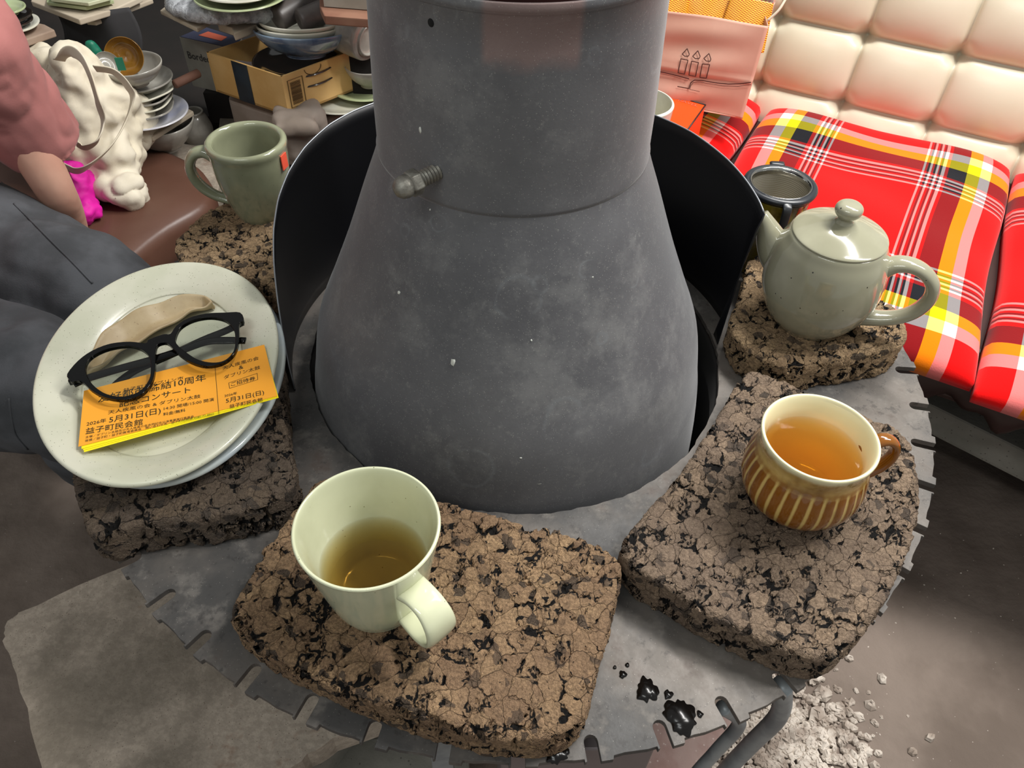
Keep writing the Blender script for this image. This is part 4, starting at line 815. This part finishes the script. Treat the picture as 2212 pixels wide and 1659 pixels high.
fA = A(kA[0] + .04, kA[1] - .01, .03); fB = A(kB[0] - .02, kB[1] + .07, .03)
hand = q3(168, 548, -.165)
body = [limb([(sh_, .036), ((sh_ + hem) / 2 + A(-.008, 0, .008), .035), (el, .027), ((el + wr) / 2, .0255), (wr, .019), (hand, .022)]),
        limb([(pel, .13), ((pel + chest) / 2, .115), (chest, .12), (chest + A(.01, 0, .07), .07), (neck, .045), (head, .05)], fl=1.15),
        ellipsoid(head + A(.01, 0, .03), (.078, .072, .105)), ellipsoid(head + A(.085, -.015, .015), (.014, .010, .018)),
        limb([(shR, .042), (shR + A(.06, -.05, -.15), .038), (shR + A(.06, .03, -.27), .03), (shR + A(.10, .06, -.29), .02), (shR + A(.13, .08, -.29), .022)]),
        limb([(hipA, .06), (kA + A(0, 0, -.01), .035), (fA, .035)], n=3), limb([(hipB, .06), (kB + A(0, 0, -.01), .035), (fB, .035)], n=3), limb([(sh_, .05), (chest + A(0, .05, .03), .06)], n=2), limb([(shR, .05), (chest + A(0, -.05, .0), .06)], n=2)]
fdir = (wr - el); fdir /= np.linalg.norm(fdir); sid = np.cross(fdir, (0, 0, 1)); sid /= np.linalg.norm(sid); out_ = A(.6, -.5, -.5); out_ /= np.linalg.norm(out_)
for k, L_ in zip((-1.5, -.5, .5, 1.5), (.045, .054, .056, .050)):
    b0 = hand + sid * k * .0115; body.append(limb([(b0, .0082), (b0 + out_ * L_ * .5 + A(0, 0, -.002), .0078), (b0 + out_ * L_ + A(0, 0, -.008), .0062)], n=4, seg=10))
body.append(limb([(hand - sid * .02, .009), (hand - sid * .032 + out_ * .02, .008), (hand - sid * .034 + out_ * .04, .0068)], n=4, seg=10))
rh = shR + A(.13, .08, -.29)
for k, L_ in zip((-1.5, -.5, .5, 1.5), (.042, .052, .054, .048)):
    b0 = rh + A(.01, .0115 * k, 0); body.append(limb([(b0, .0082), (b0 + A(L_ * .6, 0, -.008), .0078), (b0 + A(L_, 0, -.022), .0062)], n=4, seg=10))
ob('body', join(*body), M['skin'], per, mods=[REM(.006), SM(5)])
ob('t_shirt', join(limb([(sh_ + A(-.02, .03, .02), .058), (sh_ + A(-.005, 0, 0), .059), ((sh_ + hem) / 2 + A(-.006, 0, .008), .056), (hem + A(-.004, 0, .004), .056)], fl=1.1),
    limb([(pel + A(0, 0, .02), .150), (pel + A(-.01, 0, .18), .135), (chest, .14), (chest + A(.01, 0, .08), .09)], fl=1.2), limb([(sh_ + A(-.01, .0, .01), .062), (chest + A(0, .04, .03), .085)], n=3),
    limb([(shR + A(.05, -.04, -.13), .056), (shR, .06), (chest + A(0, -.05, .0), .08)])), M['tee'], per, mods=[REM(.004), SM(2), FOLD(.07, .006, 7), DISP(.14, .008)])
jn = ob('jeans', join(limb([(pel + A(-.02, .03, -.01), .125), (hipA, .095), ((hipA + kA) / 2, .088), (kA + A(.01, 0, -.01), .066), ((kA + fA) / 2 + A(.02, 0, 0), .056), (fA + A(0, 0, .05), .052)]),
    limb([(pel + A(-.02, -.03, -.01), .125), (hipB, .098), ((hipB + kB) / 2, .090), (kB, .070), ((kB + fB) / 2, .060), (fB + A(0, 0, .05), .055)])), M['jeans'], per, mods=[REM(.006), SM(4), FOLD(.09, .012, 7), DISP(.14, .014), SM(1)])
hv = ellipsoid(head + A(-.012, 0, .045), (.088, .082, .105)); ob('hair', join(hv, ellipsoid(head + A(-.06, 0, -.04), (.05, .07, .09))), M['hair'], per, mods=[REM(.006), SM(3)])
for f, nm in ((fA, 0), (fB, 1)): ob('shoe', join(ellipsoid(f + A(.05, -.02, .01), (.11, .042, .036), rz(-.3)), ellipsoid(f + A(0, 0, .03), (.05, .042, .045))), M['hair'], per, mods=[REM(.006), SM(3)])
# seam of the jeans
bpy.context.view_layer.update(); dg_ = bpy.context.evaluated_depsgraph_get(); jo = jn.evaluated_get(dg_)
for L in ([(30, 440), (60, 470), (95, 505), (130, 540), (165, 575), (200, 612)], [(20, 860), (24, 900), (35, 940), (60, 970)]):
    Q = []
    for x, y in crom([(a, b_, 0) for a, b_ in L], 5)[:, :2]:
        okk, loc, nrm, _ = jo.ray_cast(Vector(CP) - Vector(per.location), Vector(ray(x, y)))
        if okk: Q.append(A(*(loc + Vector(per.location) + nrm * .0004)))
    if len(Q) > 3: ob('seam', tube(Q, .0014, 1, 6), M['jeans'], per)
# tote bag and magenta cloth
def puff(name, parts, mt, label, cat, dsp, vox=.005, par=None, base=None): return tag(ob(name, join(*parts), mt, par, mods=[REM(vox), SM(4), DISP(*dsp[0]), DISP(*dsp[1])] + ([SM(1)])), label, cat)
tg_ = lambda x, y, h: q3(x, y, h)
tote = thing('tote_bag', tg_(230, 400, HBN), 'crumpled natural canvas tote bag with long handles on the brown bench', 'tote bag')
tp = [ellipsoid(tg_(235, 330, -.125), (.085, .060, .052), rz(-.9)), ellipsoid(tg_(255, 395, -.145), (.060, .045, .035), rz(-.9)), ellipsoid(tg_(200, 240, -.06), (.075, .075, .075)), ellipsoid(tg_(165, 300, -.09), (.075, .065, .08), rz(-.5)), ellipsoid(tg_(115, 190, -.03), (.05, .06, .07)), ellipsoid(tg_(165, 165, .01), (.035, .05, .05)), ellipsoid(tg_(275, 270, -.10), (.045, .06, .055))]
ob('bag_body', join(*tp), M['canvas'], tote, mods=[REM(.005), SM(14), FOLD(.075, .020, 9), DISP(.10, .026), FOLD(.028, .006, 5), SM(1)])
ob('bag_corner', join(ellipsoid(tg_(293, 425, -.165), (.022, .018, .018)), ellipsoid(tg_(303, 412, -.155), (.012, .022, .014))), M['canvas'], tote, mods=[REM(.004), SM(2), DISP(.015, .01)])
def strap(L, w=.0095): P = [tg_(*l) for l in L]; return sweep(P, w, .0013, A(.62, -.45, .64), seg=10, n=8, sq=.5)
ob('strap', strap([(128, 130, .055), (150, 112, .075), (175, 125, .078), (195, 165, .06), (210, 215, .035), (222, 262, .0), (212, 300, -.02), (185, 318, -.035), (165, 310, -.03)]), M['canvas'], tote)
ob('strap', strap([(205, 148, .05), (245, 155, .045), (275, 185, .02), (285, 215, -.005), (270, 265, -.035), (240, 315, -.055), (200, 352, -.075), (165, 368, -.09), (130, 355, -.09)]), M['canvas'], tote)
tag(ob('cloth', join(ellipsoid(tg_(165, 410, -.14), (.035, .045, .035)), ellipsoid(tg_(185, 455, -.155), (.022, .03, .022)), ellipsoid(tg_(150, 385, -.12), (.03, .03, .03))), M['magenta'], mods=[REM(.004), SM(2), DISP(.02, .02), SM(1)]), 'bright magenta cloth bundle between the forearm and the tote bag', 'cloth')

# ------------------------------------------------------------------ pottery shelves behind the bench
def hgt(P, y2):
    lo, hi = -.5, 1.0
    for _ in range(50):
        mid = (lo + hi) / 2; d = P + A(0, 0, mid) - CP; y = 829.5 - F * (d @ UY) / (d @ FW)
        if y > y2: lo = mid
        else: hi = mid
    return mid
def polyb(px, h, th, mt, name, label, cat, group=None, bev=.002):
    return tag(ob(name, prism([tuple(at(x, y, h)[:2]) for x, y in px], Z + h - th, Z + h), mt, smooth=False, mods=[BEV(bev)]), label, cat, group)
def plate(x, y, h, r, mt, label, hh=.016, wv=0, group=None, name='plate', sx=1, cat='plate', n4=0, C=None):
    c = at(x, y, h) if C is None else C + A(0, 0, hgt(C, y)); t = .004
    prof = pts([(0, -hh), (r * .55, -hh), (r * .60, -hh + .001), (r * .85, -hh * .45), (r, -.002), (r * 1.005, 0), (r * .985, .001), (r * .84, -hh * .45 + t), (r * .58, -hh + t + .001), (0, -hh + t)])
    md = (lambda a, tt, z: 1 + wv * np.sin(5 * a + x) + n4 * np.cos(4 * a)) if (wv or n4) else None
    return tag(ob(name, lathe(prof, c, 64, sx=sx, mod=md), mt), label, cat, group)
def bowl(x, y, h, r, dep, mt, label, group=None, tilt=None, par=None, name='bowl', C=None):
    c = at(x, y, h) if C is None else C + A(0, 0, hgt(C, y)); prof = pts([(0, -dep), (r * .38, -dep), (r * .42, -dep + .004), (r * .72, -dep * .62), (r * .93, -dep * .25), (r, -.001), (r * .985, .002), (r * .95, 0), (r * .88, -dep * .26), (r * .66, -dep * .62), (r * .36, -dep + .008), (0, -dep + .006)])
    return tag(ob(name, lathe(prof, c, 64, tilt=tilt), mt), label, 'bowl', group)
polyb([(60, 262), (300, 262), (470, 250), (840, 250), (840, -120), (-150, -120), (-150, 160)], -.225, .24, M['shadowwall'], 'display_table', 'low table coloured shadow-dark, holding the stacked pottery at the rear left', 'table')
# stack by the tote bag
bowl(345, 262, -.135, .062, .055, M['greyglaze'], 'grey bowl beneath the small board, lowest in the stack behind the tote bag')
tag(ob('jar', lathe(pts([(0, 0), (.024, 0), (.030, .012), (.032, .03), (.026, .052), (.021, .06), (.022, .065), (.018, .065), (.017, .05), (0, .045)]), at(432, 305, -.222), 40), M['greyglaze']), 'small pale jar at the right foot of the stack behind the tote bag', 'jar')
polyb([(210, 300), (330, 296), (418, 240), (395, 228), (280, 215), (200, 240)], -.124, .009, M['palewood'], 'board', 'small pale board under the lilac plate behind the tote bag', 'board')
plate(318, 240, -.100, .072, M['lilac'], 'lilac white plate with brown rim line, just above the small pale board')
for i, (x, y, m_, lb) in enumerate([(305, 228, 'greyglaze', 'wavy grey plate directly on the lilac plate'), (300, 214, 'white', 'wavy whitish plate, second above the lilac plate'), (300, 200, 'greyglaze', 'wavy grey plate, third above the lilac plate'), (303, 188, 'white', 'wavy whitish plate, highest of the wavy ones behind the tote bag')]):
    plate(x, y, -.088 + .010 * i, .058, M[m_], lb, wv=.03, group='wavy plates behind the tote bag')
plate(300, 168, -.046, .058, M['greyglaze'], 'smooth grey saucer under the cream bowl behind the tote bag')
bowl(282, 138, -.002, .052, .036, M['greyglaze'], 'cream rimmed bowl holding broken pottery pieces behind the tote bag')
Rt = rxm(1.15) @ rz(.2); bb_ = bowl(268, 122, .004, .032, .022, M['brownbowl'], 'small amber brown bowl standing on edge inside the cream rimmed bowl', tilt=rz(.25) @ rxm(1.2))
q = A(*bb_['_w']) + A(0, 0, .028); ob('teal_label', box(q + A(.002, -.030, .0), (.013, .002, .022), rz(.2)), M['teal'], bb_, smooth=False)
tag(ob('taped_shard', join(ellipsoid(at(205, 118, .0), (.013, .010, .024), rz(.5))), M['teal'], mods=[DISP(.02, .01)]), 'piece of pottery wrapped in teal tape at the left of the cream rimmed bowl', 'shard')
bowl(232, 140, .0, .022, .015, M['greyglaze'], 'small grey cup leaning between teal piece and amber bowl', tilt=rz(.9) @ rxm(1.0))
V, Fs, UV = grid(lambda u, v: tuple(at(95 + 170 * u, 10 + 20 * u, .06) + A(0, .02, 0) + A(.01 * math.sin(9 * v), .015 * math.sin(7 * u) - .03 * v, -.24 * v)), 30, 30)
tag(ob('grey_cloth', (V, Fs), M['drab'], mods=[SOLID(.003)]), 'dark grey cloth hanging behind the tote bag', 'cloth')
# upper left boards
polyb([(-60, 118), (0, 104), (118, 64), (96, 52), (20, 36), (-90, 60)], .05, .012, M['wood'], 'board', 'worn board at the far upper left carrying the black plates', 'board')
tag(ob('shelf_post', box(at(10, 80, .038) + A(-.06, .04, -.13), (.05, .05, .24)), M['shadowwall'], smooth=False), 'dark post under the board of black plates', 'post')
plate(22, 50, .062, .045, M['white'], 'thin whitish plate under the black plates at the far upper left', hh=.008, wv=.01)
plate(14, 42, .072, .040, M['dark'], 'black glazed plate, lower of the two at the far upper left', hh=.009, wv=.02, group='black plates at the upper left')
plate(12, 32, .083, .039, M['dark'], 'black glazed plate, upper of the two at the far upper left', hh=.009, wv=.02, group='black plates at the upper left')
plate(10, 16, .095, .031, M['green'], 'small pale green dish on top of the black plates', hh=.010)
polyb([(66, 2), (98, 14), (170, 42), (250, 18), (306, -8), (240, -60), (100, -50)], .06, .010, M['palewood'], 'board', 'pale board at the top edge, upper of two beside the black plates', 'board')
polyb([(185, 44), (205, 46), (330, -2), (300, -30), (200, 10)], .045, .008, M['palewood'], 'board', 'pale board at the top edge, lower of two and shifted right', 'board')
tag(ob('shelf_post', box(at(200, 0, .03) + A(0, .06, -.13), (.05, .05, .24)), M['shadowwall'], smooth=False), 'dark post under the two pale boards at the top edge', 'post')
polyb([(100, 4), (185, 15), (245, 0), (200, -40), (110, -30)], .070, .006, M['green'], 'tile', 'pale green glazed tile on the upper board, lower of two', 'tile', 'pale green tiles', .001)
polyb([(108, -4), (190, 6), (243, -8), (200, -44), (118, -36)], .080, .006, M['celadon'], 'tile', 'pale green glazed tile on the upper board, upper of two', 'tile', 'pale green tiles', .001)
# white carton with blurred lettering
pf = [(388, 80), (505, 106), (522, 84), (440, 58)]; hC = -.05; Pc = [at(x, y, hC) for x, y in pf]
hc_ = .10; cart = tag(ob('carton', prism([tuple(p[:2]) for p in Pc], Z + hC - hc_, Z + hC), M['carton'], smooth=False), 'whitish carton with a navy top lying in the dark behind the cardboard box', 'box')
ob('navy_top', prism([tuple((Pc[i] * .98 + sum(Pc) / 4 * .02)[:2]) for i in range(4)], Z + hC, Z + hC + .0012), M['navy'], cart, smooth=False)
mid = lambda a, b_, t: a * (1 - t) + b_ * t
L0, L1, U0, U1 = mid(Pc[0], Pc[1], .2), mid(Pc[0], Pc[1], .68), mid(Pc[3], Pc[2], .28), mid(Pc[3], Pc[2], .72)
cp_ = [mid(L0, U0, .35), mid(L1, U1, .35), mid(L1, U1, .75), mid(L0, U0, .75)]
ob('coral_patch', prism([tuple(p[:2]) for p in cp_], Z + hC + .0012, Z + hC + .002), M['coral'], cart, smooth=False)
fo = np.cross(Pc[1] - Pc[0], (0, 0, 1)); fo /= np.linalg.norm(fo)
text_on(cart, 'Bordeo', mid(Pc[0], Pc[1], .07) + A(0, 0, -.040) + fo * .001, mid(Pc[0], Pc[1], .50) + A(0, 0, -.040) + fo * .001, 0, 'printed_lettering', 1.1, M['grey_ink'], A(0, 0, 1), .01)
tag(ob('carton_support', box(sum(Pc) / 4 + A(0, 0, -hc_ - .034), (.08, .06, .065)), M['shadowwall'], smooth=False), 'dark block under the whitish carton', 'block')
polyb([(345, 22), (362, 30), (425, 61), (452, 46), (480, 10), (400, -20)], .035, .008, M['palewood'], 'board', 'thin crooked board sticking out left under the bubble wrap', 'board')
polyb([(470, 50), (500, 60), (505, 72), (560, 50), (590, 20), (540, -10), (460, 10)], .030, .014, M['palewood'], 'board', 'thick pale board under the bubble wrap, right of the crooked one', 'board')
bq = at(488, 6, .055)
tag(ob('bubble_wrap', join(ellipsoid(bq, (.105, .075, .018), rz(.05)), ellipsoid(at(555, 20, .05), (.042, .035, .018)), ellipsoid(at(425, 18, .05), (.06, .03, .016), rz(-.4))), M['bubble'], mods=[REM(.005), FOLD(.03, .010, 8), DISP(.02, .006)]), 'crumpled grey bubble wrap bundled under pale plates at the top edge', 'bubble wrap')
plate(520, -14, .085, .080, M['green'], 'large pale plate on the bubble wrap, lower of two', hh=.014)
plate(520, -30, .097, .074, M['white'], 'large pale plate on the bubble wrap, upper of two', hh=.014)
plate(600, 112, -.055, .085, M['lilac'], 'blue and white rimmed platter behind the cardboard box', hh=.018)
# cardboard box with plates, bowls and tumblers
hB0 = -.10
bl, bf_, br = at(467, 197, hB0), at(624, 252, hB0), at(778, 190, hB0); bk = bl + br - bf_
hb1 = hgt(bf_, 166); crd = thing('cardboard_box', (bl + br) / 2, 'open brown cardboard box with navy tape and a barcode, filled with plates and bowls', 'cardboard box')
def wall(a, b_, z0, z1, t=.0035):
    d = (b_ - a); d = d / np.linalg.norm(d); n_ = A(-d[1], d[0], 0) * t; n_ = n_ if n_ @ ((bl + br) / 2 - a) > 0 else -n_; v = [a, b_, b_ + n_, a + n_]
    return prism([tuple(p[:2]) for p in v], z0, z1)
zb = Z + hB0; CB = (bl + br) / 2 + A(.022, .0, 0)
ob('box_walls', join(wall(bf_, bl, zb, zb + hb1), wall(br, bf_, zb, zb + hb1), wall(bk, br, zb, zb + hb1), wall(bl, bk, zb, zb + hb1), prism([tuple(p[:2]) for p in (bl, bf_, br, bk)], zb, zb + .004)), M['card'], crd, smooth=False)
def onwall(a, b_, u0, u1, v0, v1, off=.0006, th=.0006):
    d = b_ - a; n_ = A(d[1], -d[0], 0); n_ /= np.linalg.norm(n_); v = [a + d * u0 + n_ * off, a + d * u1 + n_ * off, a + d * u1 + n_ * (off + th), a + d * u0 + n_ * (off + th)]
    return prism([tuple(p[:2]) for p in v], zb + hb1 * v0, zb + hb1 * v1)
cc_ = (bl + br) / 2
def side(a, b_): 
    n_ = A((b_ - a)[1], -(b_ - a)[0], 0); return (a, b_) if n_ @ ((a + b_) / 2 - cc_) > 0 else (b_, a)
a1, b1 = side(bl, bf_); rev = a1 is not bl
uu = (lambda u: 1 - u) if rev else (lambda u: u)
ob('tape_strip', onwall(a1, b1, min(uu(.34), uu(.55)), max(uu(.34), uu(.55)), .0, 1.0), M['tape'], crd, smooth=False)
a2, b2 = side(bf_, br); rev2 = a2 is not bf_
vv = (lambda u: 1 - u) if rev2 else (lambda u: u)
bars = []; 
for (u0, u1, v0, v1) in [(.055, .062, .18, .86), (.245, .252, .18, .86), (.055, .252, .855, .862), (.055, .252, .18, .187)]: bars.append(onwall(a2, b2, min(vv(u0), vv(u1)), max(vv(u0), vv(u1)), v0, v1))
yb = .25
while yb < .80:
    w_ = random.choice((.008, .014, .022)); bars.append(onwall(a2, b2, min(vv(.085), vv(.215)), max(vv(.085), vv(.215)), yb, yb + w_)); yb += w_ + random.choice((.010, .016))
ob('barcode', join(*bars), M['cardink'], crd, smooth=False)
nw = A((b2 - a2)[1], -(b2 - a2)[0], 0); nw /= np.linalg.norm(nw)
arc = [a2 + (b2 - a2) * vv(.40 + .11 * math.cos(t)) + nw * .0008 + A(0, 0, hb1 * (.97 - .17 * math.sin(t))) for t in np.linspace(0, PI, 14)]
ob('tear_line', tube(arc, .0007, 1, 5), M['cardink'], crd)
plate(0, 150, 0, .078, M['dark'], 'dark brown plate down in the cardboard box, lower of two', hh=.014, C=CB)
plate(0, 128, 0, .078, M['dark'], 'dark brown plate in the cardboard box, directly under the blue bowl', hh=.014, C=CB)
bowl(0, 62, 0, .090, .046, M['blue'], 'blue glazed bowl stacked on the dark plates in the cardboard box', C=CB + A(.026, 0, 0), tilt=rxm(-.17))
bowl(0, 53, 0, .079, .038, M['white'], 'white bowl nested in the blue bowl, lower of two', C=CB + A(.022, 0, 0), tilt=rxm(-.15))
bowl(0, 44, 0, .075, .030, M['white'], 'white bowl holding the two charcoal tumblers', C=CB + A(.024, 0, 0), tilt=rxm(-.15))
def tumbler(C, y, a, L, r, label, mt, group=None, el=.16, name='tumbler'):
    C = C + A(0, 0, hgt(C, y))
    z_ = A(math.cos(a) * math.cos(el), math.sin(a) * math.cos(el), math.sin(el)); x_ = np.cross((0, 0, 1), z_); x_ /= np.linalg.norm(x_); y_ = np.cross(z_, x_); R_ = np.stack([x_, y_, z_], 1)
    return tag(ob(name, lathe(pts([(0, .006), (r * .78, .005), (r * .86, .03), (r * .88, L * .98), (r * .96, L), (r, L * .98), (r * .99, .02), (r * .9, .001), (0, 0)]), C, 40, tilt=R_), mt), label, 'cup', group)
tumbler(CB + A(-.012, -.030, 0), 42, math.radians(48), .085, .021, 'charcoal tumbler lying in the white bowl, left of two', M['tumbler'], 'charcoal tumblers in the white bowl')
tumbler(CB + A(.030, -.036, 0), 46, math.radians(36), .066, .020, 'charcoal tumbler lying in the white bowl, right of two', M['tumbler'], 'charcoal tumblers in the white bowl')
# right of the box
cq = at(732, 62, .03) + A(.008, .03, -.012); z_ = A(.80, -.55, -.10); z_ /= np.linalg.norm(z_); x_ = np.cross((0, 0, 1), z_); x_ /= np.linalg.norm(x_); R_ = np.stack([x_, np.cross(z_, x_), z_], 1)
tag(ob('cream_cup', lathe(pts([(0, -.06), (.037, -.06), (.041, -.055), (.042, .0), (.040, .045), (.036, .052), (.030, .054), (.0285, .058), (.0255, .058), (.0245, .053), (0, .052)]), cq, 48, tilt=R_), M['greyglaze']), 'cream cup lying on its side with its foot ring showing, beside the flue', 'cup')
plate(742, 196, -.104, .095, M['white'], 'large greenish white plate under the cardboard box corner, lower of two', hh=.016)
plate(790, 182, -.098, .070, M['green'], 'pale green plate on the large white one beside the flue', hh=.012)
bowl(795, 140, -.050, .045, .040, M['greyglaze'], 'pale grey green bowl between the cardboard box and the flue')
tag(ob('plate_prop', box(cq + A(.0, .03, -.13), (.11, .05, .13)), M['cloth'], smooth=False), 'beige block behind the cardboard box carrying the cream cup', 'block')
polyb([(690, 12), (700, 34), (830, 44), (830, -40), (690, -40)], .105, .014, mat('red_brown_board', '#7a5240', '#8a6450', 12, .7), 'board', 'reddish brown board beside the top of the flue', 'board')
tag(ob('shelf_post', box(at(760, 0, .09) + A(0, .08, -.16), (.06, .05, .31)), M['shadowwall'], smooth=False), 'dark post under the reddish brown board', 'post')
wb = tag(ob('white_box', prism([tuple(at(x, y, .108)[:2]) for x, y in [(700, 12), (830, 22), (850, -60), (700, -60)]], Z + .1065, Z + .16), M['carton'], smooth=False), 'whitish box with blue print on the reddish brown board', 'box')
q0, q1 = at(765, 13, .108), at(830, 19, .108); nb = np.cross(q1 - q0, (0, 0, 1)); nb /= np.linalg.norm(nb)
ob('blue_print', prism([tuple(p[:2]) for p in (q0 + nb * .0004, q1 + nb * .0004, q1 + nb * .0012, q0 + nb * .0012)], Z + .114, Z + .150), M['bluep'], wb, smooth=False)
# covered crate carrying the box
polyb([(492, 214), (560, 236), (640, 262), (700, 262), (760, 236), (860, 215), (860, 120), (520, 120)], -.122, .085, M['cloth'], 'covered_crate', 'beige covered crate under the cardboard box and large plate', 'crate', bev=.008)
polyb([(470, 300), (560, 300), (640, 330), (720, 300), (860, 260), (860, 160), (480, 200)], -.206, .02, M['slab'], 'stone_slab', 'beige stone slab beneath the covered crate', 'stone slab')
tag(ob('crumpled_cloth', join(box(at(655, 292, -.14), (.075, .05, .10), rz(.5)), box(at(640, 268, -.10), (.07, .035, .02), rz(.2) @ rxm(.3))), M['cloth'], mods=[REM(.005), SM(5), FOLD(.05, .016, 8), SM(1)]), 'crumpled pale cloth below the cardboard box beside the sage mug', 'cloth')
tag(ob('rusty_bar', tube([at(378, 182, -.05), at(428, 158, -.05)], .008, 1, 10), M['rust']), 'short rusty bar in the dark between carton and plate stack', 'bar')
for o in S.objects:
    if '_w' in o: del o['_w']
